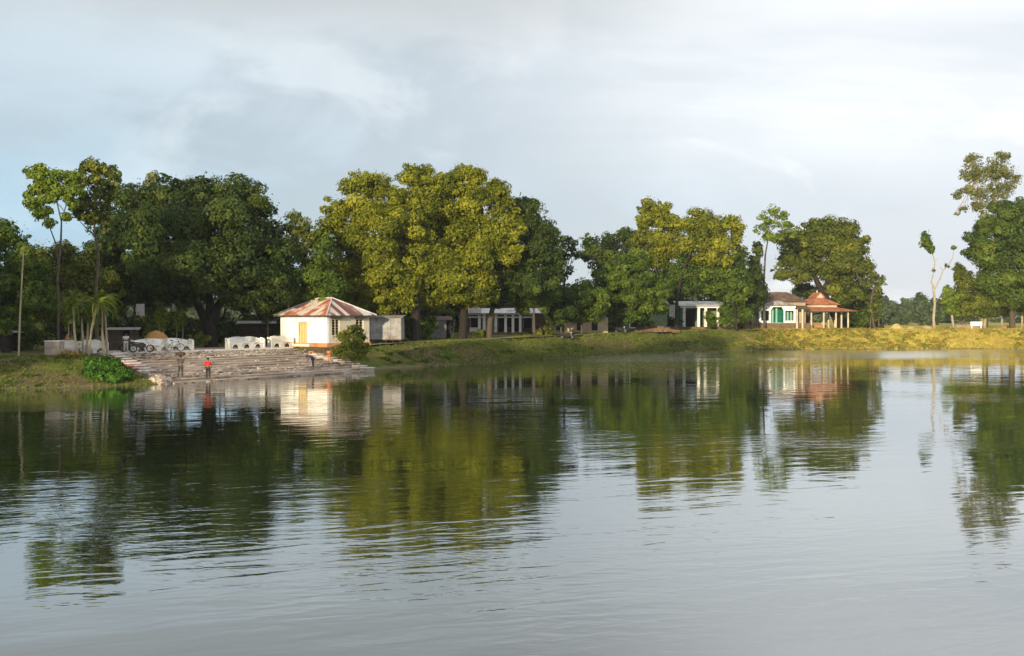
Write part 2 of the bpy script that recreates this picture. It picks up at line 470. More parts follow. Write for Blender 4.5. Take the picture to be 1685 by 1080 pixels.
def leaves(pos_, nrm, size, aspect=0.6, droop=0.3):
    """diamond leaf sprays at pos_, facing nrm"""
    n = len(pos_)
    t = np.cross(nrm, unit(n)); t /= np.linalg.norm(t, axis=1)[:, None] + 1e-9
    t[:, 2] -= droop; t -= nrm * np.sum(t * nrm, axis=1)[:, None] * 0.7
    t /= np.linalg.norm(t, axis=1)[:, None] + 1e-9
    b = np.cross(nrm, t)
    s = size[:, None]
    V = np.empty((n, 4, 3))
    V[:, 0] = pos_ - t * s * .5
    V[:, 1] = pos_ + b * s * .5 * aspect + nrm * s * .10
    V[:, 2] = pos_ + t * s * .55
    V[:, 3] = pos_ - b * s * .5 * aspect + nrm * s * .10
    return V

LEAFCOUNT = 0
def crown_arrays(lobes, leaf, cover=1.0, sub=(.30, .46), fill=1.0, clump=1.25, sag=0.0):
    """lobes: list of (centre vec, (rx, ry, rz)). Returns quads and tints"""
    leaf *= .80; Ps, Ns, Ss, Ts = [], [], [], []
    C = np.array([list(c) for c, r in lobes]); Rr = np.array([list(r) for c, r in lobes])
    for li, (c, r) in enumerate(lobes):
        c = np.array(list(c)); r = np.array(r); rm = float(r.mean())
        sr0 = max(min(clump, rm * .46), .22)
        nsub = int(max(5, 4.2 * (rm / sr0) ** 2))
        d = unit(nsub)
        srk = sr0 * rng.uniform(.55, 1.3, nsub); rdk = rng.uniform(.60, 1.0, (nsub, 1)) * (1 - .3 * sr0 / rm)
        outl = rng.random(nsub) < .22; rdk[outl] = rng.uniform(.98, 1.16, (int(outl.sum()), 1)); srk[outl] *= .55
        sc_ = c + d * r * rdk
        # drop clumps well inside another lobe
        keep = np.ones(nsub, bool)
        for lj in range(len(lobes)):
            if lj == li: continue
            q = np.linalg.norm((sc_ - C[lj]) / Rr[lj], axis=1)
            keep &= q > .62
        back = (d[:, 1] > .35) & (rng.random(nsub) < .5)
        keep &= ~back
        sc_ = sc_[keep]; d = d[keep]; srk = srk[keep]
        for k in range(len(sc_)):
            sr = srk[k]
            n = int(cover * 4 * math.pi * sr * sr / (.30 * leaf * leaf) * .55)
            if n < 3: n = 3
            u = unit(n)
            rad = rng.uniform(.45, 1.08, (n, 1)) ** .6
            sq = np.array([1.15, 1.15, .80])
            p = sc_[k] + u * sr * rad * sq
            p[:, 2] -= sag * rng.random(n) * sr
            nn = u * .9 + d[k] * .35 + rng.normal(size=(n, 3)) * .42 + np.array([0, 0, .25])
            nn /= np.linalg.norm(nn, axis=1)[:, None]
            Ps.append(p); Ns.append(nn); Ss.append(leaf * rng.uniform(.75, 1.4) * np.clip(rng.lognormal(-.1, .38, n), .35, 2.0))
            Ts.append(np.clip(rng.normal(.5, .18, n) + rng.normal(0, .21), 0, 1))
        # stray sprays that fray the outline
        n = int(cover * 2.4 * r[0] * r[2] / (.30 * leaf * leaf) * .16) + 6
        u = unit(n); p = c + u * r * rng.uniform(.92, 1.0, (n, 1)) ; p += u * np.abs(rng.normal(0, .11, (n, 1))) * min(rm, 1.8)
        qm = np.ones(n, bool)
        for lj in range(len(lobes)):
            if lj != li: qm &= np.linalg.norm((p - C[lj]) / Rr[lj], axis=1) > .8
        p = p[qm]; u = u[qm]; n = len(p)
        if n:
            nn = u + rng.normal(size=(n, 3)) * .6; nn /= np.linalg.norm(nn, axis=1)[:, None]
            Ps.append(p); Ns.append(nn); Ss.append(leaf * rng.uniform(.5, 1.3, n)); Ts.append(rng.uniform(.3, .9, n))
        # inner mass
        n = int(fill * cover * 10.0 * r[0] * r[2] / (.30 * leaf * leaf) * .20)
        if n > 0:
            u = unit(n); p = c + u * r * rng.uniform(.25, .80, (n, 1))
            nn = u + rng.normal(size=(n, 3)) * .5; nn /= np.linalg.norm(nn, axis=1)[:, None]
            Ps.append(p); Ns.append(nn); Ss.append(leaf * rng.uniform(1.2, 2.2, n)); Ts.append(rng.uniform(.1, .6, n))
    p = np.concatenate(Ps); nn = np.concatenate(Ns); s = np.concatenate(Ss); t = np.concatenate(Ts)
    return leaves(p, nn, s), t

def limb(mb, a, b, r0, r1, bend=.12, n=5):
    a = Vector(a); b = Vector(b); L = (b - a).length
    off = Vector((random.uniform(-1, 1), random.uniform(-1, 1), random.uniform(-.2, .8))) * L * bend
    pts = []; rs = []
    for i in range(n + 1):
        t = i / n
        pts.append(a.lerp(b, t) + off * math.sin(math.pi * t) + Vector((random.uniform(-1, 1), random.uniform(-1, 1), 0)) * L * .012)
        rs.append(r0 + (r1 - r0) * t)
    mb.tube(pts, rs, 6, False)

def tree(name, label, base, D, lobes, lm='leaf_mid', bm_='bark', tr=.3, leaf=.30, cover=1.0, trunk=None, clump=1.25,
         group=None, cat='tree', fill=1.0, limbs=True, depth=.9, sag=0.0, zbase=None, twigs=0, thin=.12, offs=7.6):
    """lobes in photo pixels at this tree's distance: (px, py, r[, ry[, dD]])"""
    while sdist(X_at(base, D), D)[0] < offs: D += .5
    b = G(base, D)
    if zbase is not None: b.z = zbase
    root = thing(name, label, cat, b, 0, group)
    L = []
    for lb in lobes:
        px, py, r = lb[:3]; ry = lb[3] if len(lb) > 3 and lb[3] else r; dd = lb[4] if len(lb) > 4 else 0
        DD = D + dd; c = P(px, py, DD) - b
        rr = r * DD / F; rz = ry * DD / F
        L.append((c, (rr, min(rr, 6.0) * depth, rz)))
    tops = sorted(L, key=lambda q: q[0].z)
    mb = MB()
    if trunk is None:
        lowc = sum((q[0] for q in L), Vector()) / len(L)
        lowest = min(q[0].z - q[1][2] for q in L)
        fork = Vector((lowc.x * .35, lowc.y * .35, max(lowest + .6, .25 * lowc.z)))
        pts = [Vector((0, 0, -.3)), fork * .5 + Vector((random.uniform(-.2, .2), 0, 0)), fork]
        paths = [(pts, [tr * 1.25, tr, tr * .8])]
    else:
        paths = []
        for path in trunk:
            pts = [P(a[0], a[1], D + (a[3] if len(a) > 3 else 0)) - b for a in path]; rs = [a[2] * D / F for a in path]
            paths.append((pts, rs))
        paths[0][0][0].z = -.3
        fork = paths[0][0][-1]
    for pts, rs in paths: mb.tube(pts, rs, 8, False)
    if limbs:
        ends = [pp[0][-1] for pp in paths]
        for c, r in L:
            e = min(ends, key=lambda q: (q - c).length)
            limb(mb, e, c + Vector((0, 0, r[2] * .3)), tr * .42, thin * .35)
            for k in range(2 + twigs):
                u = Vector((random.uniform(-1, 1), random.uniform(-1, .4), random.uniform(-.3, 1)))
                limb(mb, c.lerp(e, .35), c + Vector((u.x * r[0], u.y * r[1], u.z * r[2])) * .8, tr * .16, thin * .2)
    mb.build('trunk', bm_, root, True)
    V, t = crown_arrays(L, leaf, cover, fill=fill, clump=clump, sag=sag)
    global LEAFCOUNT; LEAFCOUNT += len(V)
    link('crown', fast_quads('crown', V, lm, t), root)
    return root

# ------------------------------------------------------------------ setting: ground, water, path
def axis(lo, hi, fine0, fine1, step):
    a = list(np.arange(fine0, fine1, step)); s = step; x = fine1
    while x < hi: a.append(x); s *= 1.35; x += s
    s = step; x = fine0 - step
    while x > lo: a.insert(0, x); s *= 1.35; x -= s
    return np.array(a)
xs = axis(-3000, 3000, -62, 112, .75); ys = axis(-3000, 4500, 0, 168, .75)
XX, YY = np.meshgrid(xs, ys)
ZZ = gz(XX.ravel(), YY.ravel())
me = bpy.data.meshes.new('ground')
nx, ny = len(xs), len(ys)
verts = np.stack([XX.ravel(), YY.ravel(), ZZ], 1)
idx = np.arange(nx * ny).reshape(ny, nx)
quads = np.stack([idx[:-1, :-1], idx[:-1, 1:], idx[1:, 1:], idx[1:, :-1]], -1).reshape(-1, 4)
me.vertices.add(len(verts)); me.vertices.foreach_set('co', verts.ravel().astype(np.float32))
me.loops.add(quads.size); me.loops.foreach_set('vertex_index', quads.ravel().astype(np.int32))
me.polygons.add(len(quads)); me.polygons.foreach_set('loop_start', np.arange(0, quads.size, 4, dtype=np.int32))
me.update(calc_edges=True); me.polygons.foreach_set('use_smooth', np.ones(len(quads), bool))
me.materials.append(M['bank_ground'])
tag(link('ground', me), 'grassy earth bank and flat ground around the pond', kind='structure')
mb = MB(); pad = [(-14, 2), (-45, 4), (-45, 70), (-30, 76), (-22, 92), (0, 112), (20, 140), (100, 160), (112, 120), (100, 0)]
mb.add([(x, y, 0) for x, y in pad], [tuple(range(len(pad) - 1, -1, -1))])
wt = mb.build('water', 'pond_water'); tag(wt, 'calm rippled pond water mirroring the trees and cloudy sky', kind='structure')
for poly in wt.data.polygons:
    if poly.normal.z < 0: poly.flip()

def offset_pts(i0, i1, d):
    out = []
    for i in range(i0, i1 + 1):
        a = Vector(SHORE[i - 1]); b = Vector(SHORE[i + 1]); t = (b - a).normalized()
        out.append(Vector(SHORE[i]) + Vector((-t.y, t.x)) * d)
    return out
def strip(name, pts, wd, m, label, lift=.03, wfn=None):
    fine = []
    for a, b in zip(pts, pts[1:]):
        k = max(2, int((b - a).length / 1.0))
        fine += [a.lerp(b, i / k) for i in range(k)]
    mb = MB(); vs = []
    for i, p in enumerate(fine):
        t = (fine[min(i + 1, len(fine) - 1)] - fine[max(i - 1, 0)]).normalized(); nrm = Vector((-t.y, t.x))
        ww = wd * (0.85 + .3 * math.sin(i * .7) * .5)
        zc = max(g1(p.x, p.y), g1(p.x + nrm.x * ww / 2, p.y + nrm.y * ww / 2), g1(p.x - nrm.x * ww / 2, p.y - nrm.y * ww / 2)) + lift
        for s in (-1, 1):
            q = p + nrm * ww / 2 * s
            vs.append((q.x, q.y, zc))
    fs = [(2 * i, 2 * i + 2, 2 * i + 3, 2 * i + 1) for i in range(len(fine) - 1)]
    mb.add(vs, fs)
    return tag(mb.build(name, m), label, kind='structure')
strip('path', offset_pts(9, 15, 6.9), 2.6, 'path_soil', 'pale trodden path along the top of the bank', .04)

# ------------------------------------------------------------------ ghat (bathing steps)
gh = thing('bathing_steps', 'wide flight of worn stone steps going down into the pond', 'steps', GA, GANG)
NST = 12; TR = .94; RISE = .148
def zstep(i): return .12 + i * RISE
for i in range(NST):
    y0 = i * TR; x0 = .2 * y0 + random.uniform(-.03, .03); x1 = 19.3 + (2.4 if y0 > 7.3 else 0)
    mb = MB(); n = 16
    # tread with a slightly uneven front edge
    poly = []
    for k in range(n + 1):
        x = x0 + (x1 - x0) * k / n; poly.append((x, y0 + random.uniform(-.03, .03)))
    poly += [(x1, y0 + TR + .05), (x0, y0 + TR + .05)]
    mb.extrude(poly, 'z', -.8, zstep(i) + random.uniform(-.008, .008))
    mb.build('step', 'stone' if i in (0, 2, 3, 9, 10, 11) else 'step_cement', gh)
    # nosing: shallow lip that throws the dark line under each tread
    mb = MB()
    for k in range(n):
        xa = x0 + (x1 - x0) * k / n + .02; xb = x0 + (x1 - x0) * (k + 1) / n - .01
        if random.random() < .12: continue
        dy = random.uniform(-.10, -.04)
        mb.box(xa, xb, y0 + dy, y0 + .3, zstep(i) - .055, zstep(i) + random.uniform(.012, .03))
    mb.build('step_nosing', 'stone' if i in (3, 9, 10, 11) else 'step_cement', gh)['kind'] = 'stuff'
# loose and broken stones lying on the treads
mb = MB()
for k in range(420):
    i = random.choice([2, 3, 3, 4, 9, 9, 10, 10, 11, 11, 6]); y0 = i * TR
    x = random.uniform(.2 * y0 + .3, 19); y = y0 + random.uniform(.05, .8); s = random.uniform(.04, .12)
    z = zstep(i) + .012
    mb.box(x - s, x + s * random.uniform(.6, 1.4), y - s * .7, y + s * .7, z, z + s * random.uniform(.5, 1.0))
o = mb.build('loose_stones', 'stone', gh); o['kind'] = 'stuff'
# landing on top
mb = MB(); mb.extrude([(.2 * 11.28 - 1.0, NST * TR), (23, NST * TR), (23, 17.5), (0, 17.5)], 'z', 1.2, 1.905)
mb.build('landing', 'stone', gh)
mb = MB()
for k in range(24):
    xa = 2.0 + k * .80
    mb.box(xa + .01, xa + .79, NST * TR - .12, NST * TR + .30, 1.80, 1.935 + random.uniform(0, .02))
mb.build('landing_kerb', 'step_white', gh)['kind'] = 'stuff'
# left cheek: red blocks with white tops, stepping down
for i in range(11, 3, -1):
    y0 = i * TR - .1; x0 = .2 * y0 - .75; z = zstep(i) + .12
    mb = MB(); mb.box(x0, x0 + .95, y0, y0 + TR - .01, .2, z - .06); b = mb.build('cheek_block', 'step_red', gh)
    mb = MB(); mb.box(x0 - .03, x0 + .98, y0 - .03, y0 + TR - .03, z - .06, z + .02); mb.build('cheek_coping', 'step_white', b)
# rubble wall on the lowest left end
rw = MB()
for k in range(150):
    t = random.random(); y = .1 + t * 4.0; x = .2 * y - .55 + random.uniform(-.45, .45); z = random.uniform(0, .25 + .5 * t); s = random.uniform(.12, .3)
    rw.box(x - s, x + s, y - s * .8, y + s * .8, z - s * .6, z + s * .6)
o = rw.build('rubble_cheek', 'stone', gh); o['kind'] = 'stuff'
# right cheek: pale steps down beside the house
for i in range(8):
    y0 = i * TR; z = zstep(i) + .18
    mb = MB(); mb.box(19.3, 20.2, y0, y0 + TR - .01, -.5, z); b = mb.build('cheek_block', 'step_cement', gh)
    mb = MB(); mb.box(19.25, 20.26, y0 - .04, y0 + TR - .03, z, z + .07); mb.build('cheek_coping', 'step_white', b)

# ------------------------------------------------------------------ white house
HC = Vector((-17.5, 92.0, 0)); Wd, Ld = 6.7, 5.6
Z0, Z1, ZR = 2.33, 5.03, 6.66
ho = thing('white_house', 'small white house with a rusty hipped tin roof beside the steps', 'house', (HC.x, HC.y, 0), GANG)
mb = MB(); mb.box(-.12, Ld + .1, -.12, Wd + .1, .2, Z0); mb.build('plinth', 'orange_brick', ho)
dw0, dw1, dz1 = 2.85, 3.95, 4.28
mb = MB()     # front wall (x=0) with a door opening
mb.box(0, .25, 0, dw0, Z0, Z1); mb.box(0, .25, dw1, Wd, Z0, Z1); mb.box(0, .25, dw0, dw1, dz1, Z1)
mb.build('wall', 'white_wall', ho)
wins = [(.62, 1.62), (3.75, 4.8)]; wz0, wz1 = 3.02, 4.62
mb = MB(); edges = [.25] + [e for w_ in wins for e in w_] + [Ld]
for k in range(0, len(edges), 2): mb.box(edges[k], edges[k + 1], 0, .25, Z0, Z1)
for a, b in wins: mb.box(a, b, 0, .25, Z0, wz0); mb.box(a, b, 0, .25, wz1, Z1)
sw = mb.build('wall', 'cream_wall', ho)  # dimmer cream puts the grazing light on this side into the colour
mb = MB(); mb.box(.25, Ld, Wd - .25, Wd, Z0, Z1); mb.build('wall', 'white_wall', ho)
mb = MB(); mb.box(Ld - .25, Ld, .25, Wd - .25, Z0, Z1); mb.build('wall', 'white_wall', ho)
dr = MB().box(.10, .16, dw0, dw1, Z0, dz1).build('door', 'door_paint', ho)
mb = MB()
for k in range(3): mb.box(.06, .10, dw0 + .08 + k * .34, dw0 + .34 + k * .34, Z0 + .1, dz1 - .12)
mb.build('door_panel', 'door_paint', dr)
mb = MB(); mb.box(-.03, .05, dw0 - .1, dw0, Z0, dz1 + .1); mb.box(-.03, .05, dw1, dw1 + .1, Z0, dz1 + .1); mb.box(-.03, .05, dw0, dw1, dz1, dz1 + .1)
mb.build('door_frame', 'cream_wall', dr)
for a, b in wins:
    wn = MB().box(a, b, .18, .22, wz0, wz1).build('window', 'dark_inside', ho)
    mb = MB()
    mb.box(a, a + .08, .08, .15, wz0, wz1); mb.box(b - .08, b, .08, .15, wz0, wz1); mb.box(a + .08, b - .08, .08, .15, wz0, wz0 + .08)
    mb.box(a + .08, b - .08, .08, .15, wz1 - .08, wz1); mb.box((a + b) / 2 - .03, (a + b) / 2 + .03, .09, .14, wz0 + .08, wz1 - .08)
    for k in range(5): mb.box(a + .08, b - .08, .155, .17, wz0 + .25 + k * .27, wz0 + .28 + k * .27)
    mb.build('frame', 'cream_wall', wn)
    MB().box(a - .15, b + .15, -.38, .0, wz1 + .06, wz1 + .14).build('window_shade', 'dark_wood', wn)
    MB().box(a - .06, b + .06, -.10, .06, wz0 - .07, wz0).build('sill', 'cream_wall', wn)
# hipped roof in separate tin sheets
ov = .5
ea = [(-ov, -ov), (Ld + ov, -ov), (Ld + ov, Wd + ov), (-ov, Wd + ov)]
cx = Ld / 2; ra, rb = Wd / 2 - 1.0, Wd / 2 + 1.0
def clip_x(poly, lo, hi):
    """clip polygon (list of (s, h)) to lo<=s<=hi"""
    for sign, lim in ((1, lo), (-1, -hi)):
        out = []
        for i in range(len(poly)):
            a = poly[i]; b = poly[(i + 1) % len(poly)]
            ia = sign * a[0] >= lim; ib = sign * b[0] >= lim
            if ia: out.append(a)
            if ia != ib:
                t = (lim / sign - a[0]) / (b[0] - a[0]); out.append((lim / sign, a[1] + (b[1] - a[1]) * t))
        poly = out
        if len(poly) < 3: return []
    return poly
def roof_side(root, to3d, poly, step, m, name='roof_sheet', th=.03):
    s0 = min(p[0] for p in poly); s1 = max(p[0] for p in poly); k = 0; s = s0
    while s < s1 - .05:
        pc = clip_x(poly, s, min(s + step + .0, s1))
        if len(pc) >= 3:
            lift = .025 if k % 2 else 0
            q = [Vector(to3d(*p)) + Vector((0, 0, lift)) for p in pc]
            mb = MB(); mb.slab(q, th)
            # corrugation rib down the middle of the sheet
            mb.build(name, m, root)
        s += step; k += 1
ezs = Z1 - .06
rf = thing  # noqa
slope_f = lambda h: -ov + (cx + ov) * h
roof_side(ho, lambda s, h: (slope_f(h), s, ezs + (ZR - ezs) * h), [(-ov, 0), (Wd + ov, 0), (rb, 1), (ra, 1)], .78, 'rust_tin')
roof_side(ho, lambda s, h: (Ld + ov - (cx + ov) * h, s, ezs + (ZR - ezs) * h), [(-ov, 0), (Wd + ov, 0), (rb, 1), (ra, 1)], .78, 'rust_tin_pale')
roof_side(ho, lambda s, h: (s, -ov + (ra + ov) * h, ezs + (ZR - ezs) * h), [(-ov, 0), (Ld + ov, 0), (cx, 1)], .60, 'rust_tin_pale')
roof_side(ho, lambda s, h: (s, Wd + ov - (Wd + ov - rb) * h, ezs + (ZR - ezs) * h), [(-ov, 0), (Ld + ov, 0), (cx, 1)], .60, 'rust_tin_pale')
rc = MB()
for (e, r_) in ((ea[0], (cx, ra)), (ea[1], (cx, ra)), (ea[2], (cx, rb)), (ea[3], (cx, rb))):
    rc.tube([(e[0], e[1], ezs + .03), (r_[0], r_[1], ZR + .04)], .07, 6)
rc.tube([(cx, ra, ZR + .04), (cx, rb, ZR + .04)], .08, 6)
rc.build('ridge_cap', 'pale_tin', ho)
mb = MB(); mb.box(-ov + .05, -ov + .12, -ov, Wd + ov, ezs - .13, ezs - .04); mb.box(-ov + .12, Ld + ov, -ov + .05, -ov + .12, ezs - .13, ezs - .04)
mb.build('eave_board', 'bark', ho)
# door steps
for k in range(4):
    mb = MB(); mb.box(-.12 - .38 * (k + 1), -.12 - .38 * k, dw0 - .9 - .25 * k, dw1 + .3, .6, Z0 - .22 * (k + 1) + .1)
    mb.build('door_step', ['step_white', 'orange_brick', 'step_cement', 'orange_brick'][k], ho)

# sloping orange apron on the corner of the house, down to the steps
mb = MB()
for k in range(5):
    mb.box(-1.9, -.13, -.1 - .55 * k, .45 - .55 * k, .2, 1.62 - .14 * k)
mb.build('apron_step', 'orange_brick', ho)

# ------------------------------------------------------------------ benches
def arc(cx, cz, r, a0, a1, n=7):
    return [(cx + r * math.cos(R(a0 + (a1 - a0) * i / n)), cz + r * math.sin(R(a0 + (a1 - a0) * i / n))) for i in range(n + 1)]
def bench(label, px, D, L, nar, loc=None, ang=GANG, m='white_paint', z=None):
    x = X_at(px, D); b = Vector((x, D, (1.905 if z is None else z)))
    t = thing('concrete_bench', label, 'bench', b, ang, 'white concrete benches along the top of the steps')
    # back: scalloped top edge
    hh = .98
    pts = [(0, .48), (L, .48), (L, hh - .20)]
    ns = max(8, int(L / .30)); top = []
    for k in range(ns):
        c = L - (k + .5) * L / ns
        env = .15 * math.sin(math.pi * (c / L)) + .10 * abs(math.sin(2 * math.pi * c / L))
        top += [(q[0], hh - .16 + env + (q[1] - hh) * .45) for q in arc(c, hh, L / ns * .5, 5, 175, 4)]
    pts += top + [(0, hh - .20)]
    MB().extrude(pts, 'y', .62, .76).build('backrest', m, t)
    MB().box(-.04, L + .04, .02, .615, .44, .53).build('seat', m, t)
    # base with arches
    wdt = L / nar; base = [(0, 0)]
    for k in range(nar):
        c = (k + .5) * wdt; r = min(wdt * .36, .36)
        base += [(c - r, 0)] + [(c + r * math.cos(R(a)), .02 + .36 * math.sin(R(a))) for a in range(180, -1, -20)] + [(c + r, 0)]
    base += [(L, 0), (L, .44), (0, .44)]
    MB().extrude(base, 'y', .06, .16).build('arched_base', m, t)
    for s, xx in ((0, 0), (1, L)):
        # arm panel with a round hole, cut as a keyhole outline
        ce = (.33, .74); hr = .12
        pl = [(.0, 0), (.0, .78), (.10, .92), (.60, 1.0), (.60, 0), (ce[0], 0), (ce[0], ce[1] - hr)]
        pl += [(ce[0] + hr * math.sin(R(a)), ce[1] - hr * math.cos(R(a))) for a in range(30, 360, 30)]
        pl += [(ce[0] - .002, ce[1] - hr), (ce[0] - .002, 0)]
        MB().extrude(pl, 'x', xx - .14 if s == 0 else xx, xx if s == 0 else xx + .14).build('armrest', m, t)
        # front face end panel, turned to the water, also pierced
        ce = (xx + (-.42 if s else .42) * 0 + (-.05 if s else .05), .30)
    return t
bench('long white scalloped concrete bench with the bicycle leaning on it', 224, 80.2, 5.4, 5)
bench('white scalloped concrete bench standing in front of the big tree trunk', 379, 88.2, 3.8, 3)
bench('short white scalloped bench next to the white house wall', 448, 92.3, 2.5, 2)
bench('white bench half hidden behind the palm stems', 98, 75.2, 2.0, 2)
bench('sunlit yellowish white bench right of the palm stems, nearest the green bush', 137, 76.8, 2.0, 2)
b = G(73, 72.4)
t = thing('concrete_pillar', 'square grey cement block pillar at the left end of the benches', 'pillar', b, GANG - .9)
MB().box(0, 1.05, 0, 1.0, -.4, 1.15).build('shaft', 'step_cement', t); MB().box(-.04, 1.09, -.04, 1.04, 1.15, 1.21).build('cap', 'white_paint', t)

# straw domes behind the benches
def dome(name, label, cat, px, D, rpx, toppy, m, cone=False):
    b = G(px, D); r = rpx * D / F; h = P(px, toppy, D).z - b.z
    mb = MB(); nr, ns = 10, 22; vs = []; fs = []
    for i in range(nr + 1):
        t = i / nr
        rr = r * ((1 - t) ** (.95 if cone else .5)) if i < nr else 0.02
        if not cone: rr = r * math.sqrt(max(0, 1 - t * t)) + .02
        for k in range(ns):
            a = 2 * math.pi * k / ns; q = rr * (1 + random.uniform(-.025, .025))
            vs.append((q * math.cos(a), q * math.sin(a), h * t + random.uniform(-.02, .02)))
    for i in range(nr):
        for k in range(ns): fs.append((i * ns + k, i * ns + (k + 1) % ns, (i + 1) * ns + (k + 1) % ns, (i + 1) * ns + k))
    mb.add(vs, fs); mb.add([vs[-ns + k] for k in range(ns)], [tuple(range(ns))])
    o = mb.build(name, m, None, True); o.location = (b.x, b.y, b.z - .1)
    return tag(o, label, cat)
dome('straw_stack', 'rounded orange brown straw stack behind the long bench', 'straw stack', 257, 87, 24, 542, 'straw_dome')
dome('straw_stack', 'small pointed brown straw stack behind the palm stems', 'straw stack', 111, 80, 14, 547, 'thatch_brown', True)

# ------------------------------------------------------------------ small sheds
def gable_shed(name, label, px, D, wpx, h, dep, roofh, wm, rm, rz=0, npan=4, cat='shed', legs=0, opening=None, lean=True, zoff=0):
    b = G(px, D); b.z += zoff; wd = wpx * D / F
    t = thing(name, label, cat, b, rz)
    pw = wd / npan
    for k in range(npan):
        if opening is not None and k in opening:
            MB().box(k * pw + .03, (k + 1) * pw - .03, .5, .55, legs, legs + h).build('inside_wall', 'dark_inside', t); continue
        d = random.uniform(-.02, .02)
        MB().box(k * pw + .012, (k + 1) * pw - .012, d, d + .04, legs, legs + h + random.uniform(-.03, .03)).build('panel', wm, t)
    MB().box(0, .06, .045, dep, legs, legs + h).build('side_wall', wm, t); MB().box(wd - .06, wd, .045, dep, legs, legs + h).build('side_wall', wm, t)
    MB().box(.07, wd - .07, dep - .06, dep, legs, legs + h).build('rear_wall', wm, t)
    if legs:
        MB().box(0, wd, .04, dep, legs - .1, legs - .005).build('floor_board', 'dark_wood', t)
        for k in range(5):
            x = .1 + (wd - .2) * k / 4
            MB().tube([(x, .15, -.4), (x, .15, legs - .1)], .06, 6).build('leg', 'dark_wood', t)
    MB().slab([(-.2, -.35, legs + h + .05), (wd + .2, -.35, legs + h + .05), (wd + .2, dep + .2, legs + h + roofh), (-.2, dep + .2, legs + h + roofh)], .05).build('roof', rm, t)
    return t
gable_shed('tin_shed', 'grey tin shed on short stilts right of the white house', 609, 99, 51, 2.25, 3.0, .25, 'grey_tin', 'grey_tin', .0, 3, legs=.45)
gable_shed('tin_shed', 'small grey tin shed with a brown sloping roof behind the leaning pole', 712, 114, 30, 2.1, 2.5, .5, 'grey_tin', 'brown_roof', .1, 4, opening=(3,))
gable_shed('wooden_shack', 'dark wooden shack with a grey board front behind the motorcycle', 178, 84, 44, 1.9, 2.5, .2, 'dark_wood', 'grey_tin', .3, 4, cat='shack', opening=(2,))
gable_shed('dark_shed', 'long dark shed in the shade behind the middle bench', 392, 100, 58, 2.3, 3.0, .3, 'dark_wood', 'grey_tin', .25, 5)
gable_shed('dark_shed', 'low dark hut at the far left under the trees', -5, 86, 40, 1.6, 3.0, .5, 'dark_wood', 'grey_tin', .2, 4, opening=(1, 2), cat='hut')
# pole leaning on the small shed
a = P(748, 526, 112.6); b = G(744, 112); t_ = MB().tube([Vector((0, 0, -.1)), a - b], .06, 6).build('leaning_pole', 'bamboo'); t_.location = b
tag(t_, 'thin pole leaning against the small tin shed', 'pole')

# ------------------------------------------------------------------ pillared building in the middle
D0 = 127.5
def pz(py, D): return H - (py - HY) / F * D
b = G(760, D0); t = thing('pillared_building', 'long low building with white posts and dark open veranda behind the tree trunks', 'building', b, 0.0)
def lx(px, D=D0): return X_at(px, D) - b.x
def lz(py, D=D0): return pz(py, D) - b.z
MB().box(lx(762), lx(903), -.9, 7, -.5, lz(547)).build('plinth', 'plinth_brown', t)
for px in (765, 789, 797, 816, 832, 844, 856, 878):
    x = lx(px); MB().box(x - .17, x + .17, -.72, -.44, lz(547), lz(518.4)).build('post', 'white_wall', t)
for py in (517.0, 522.0):
    MB().box(lx(763), lx(800), -.76, -.40, lz(py + 1.2), lz(py - .9)).build('beam', 'white_wall', t)
    MB().box(lx(808), lx(880), -.76, -.40, lz(py + 1.0), lz(py - .8)).build('beam', 'white_wall', t)
wall = MB()
wall.box(lx(762), lx(905), 1.9, 2.1, lz(547), lz(514)).build('wall', 'plinth_brown', t)
MB().box(lx(773), lx(788), -.44, -.30, lz(547), lz(539)).build('half_wall', 'white_paint', t)
MB().box(lx(800), lx(814), -.2, 0, lz(547), lz(516)).build('wall_panel', 'grey_tin', t)
for px0, px1, py0, py1 in ((774, 787, 523, 539), (820, 830, 524, 545), (834, 842, 524, 538), (846, 854, 524, 545), (862, 874, 524, 540)):
    wn = MB().box(lx(px0), lx(px1), 1.82, 1.89, lz(py1), lz(py0)).build('window', 'dark_inside', t)
    MB().box(lx(px0) - .08, lx(px0), 1.80, 1.88, lz(py1), lz(py0)).build('frame', 'cream_wall', wn)
n = 9
for k in range(n):
    xa = lx(758) + (lx(908) - lx(758)) * k / n; xb = lx(758) + (lx(908) - lx(758)) * (k + 1) / n - .02
    dz = .02 * (k % 2)
    MB().slab([(xa, -1.2, lz(515.5) + dz), (xb, -1.2, lz(515.5) + dz), (xb, 3.0, lz(507) + dz), (xa, 3.0, lz(507) + dz)], .04).build('roof_sheet', 'pale_tin' if k > 1 else 'grey_tin', t)
# upper storey block behind
b2 = G(768, 135); t = thing('upper_house', 'dim grey upper room rising behind the pillared building', 'building', b2, 0)
def lx2(px): return X_at(px, 135) - b2.x
def lz2(py): return pz(py, 135) - b2.z
MB().box(lx2(768), lx2(800), 0, 4, -.3, lz2(494)).build('wall', 'grey_cloth', t)
MB().slab([(lx2(765), -.4, lz2(495)), (lx2(803), -.4, lz2(495)), (lx2(803), 2.2, lz2(489)), (lx2(765), 2.2, lz2(489))], .06).build('roof', 'grey_tin', t)
MB().box(lx2(775), lx2(796), -.06, 0, lz2(506.5), lz2(505.4)).build('ledge', 'pale_tin', t)
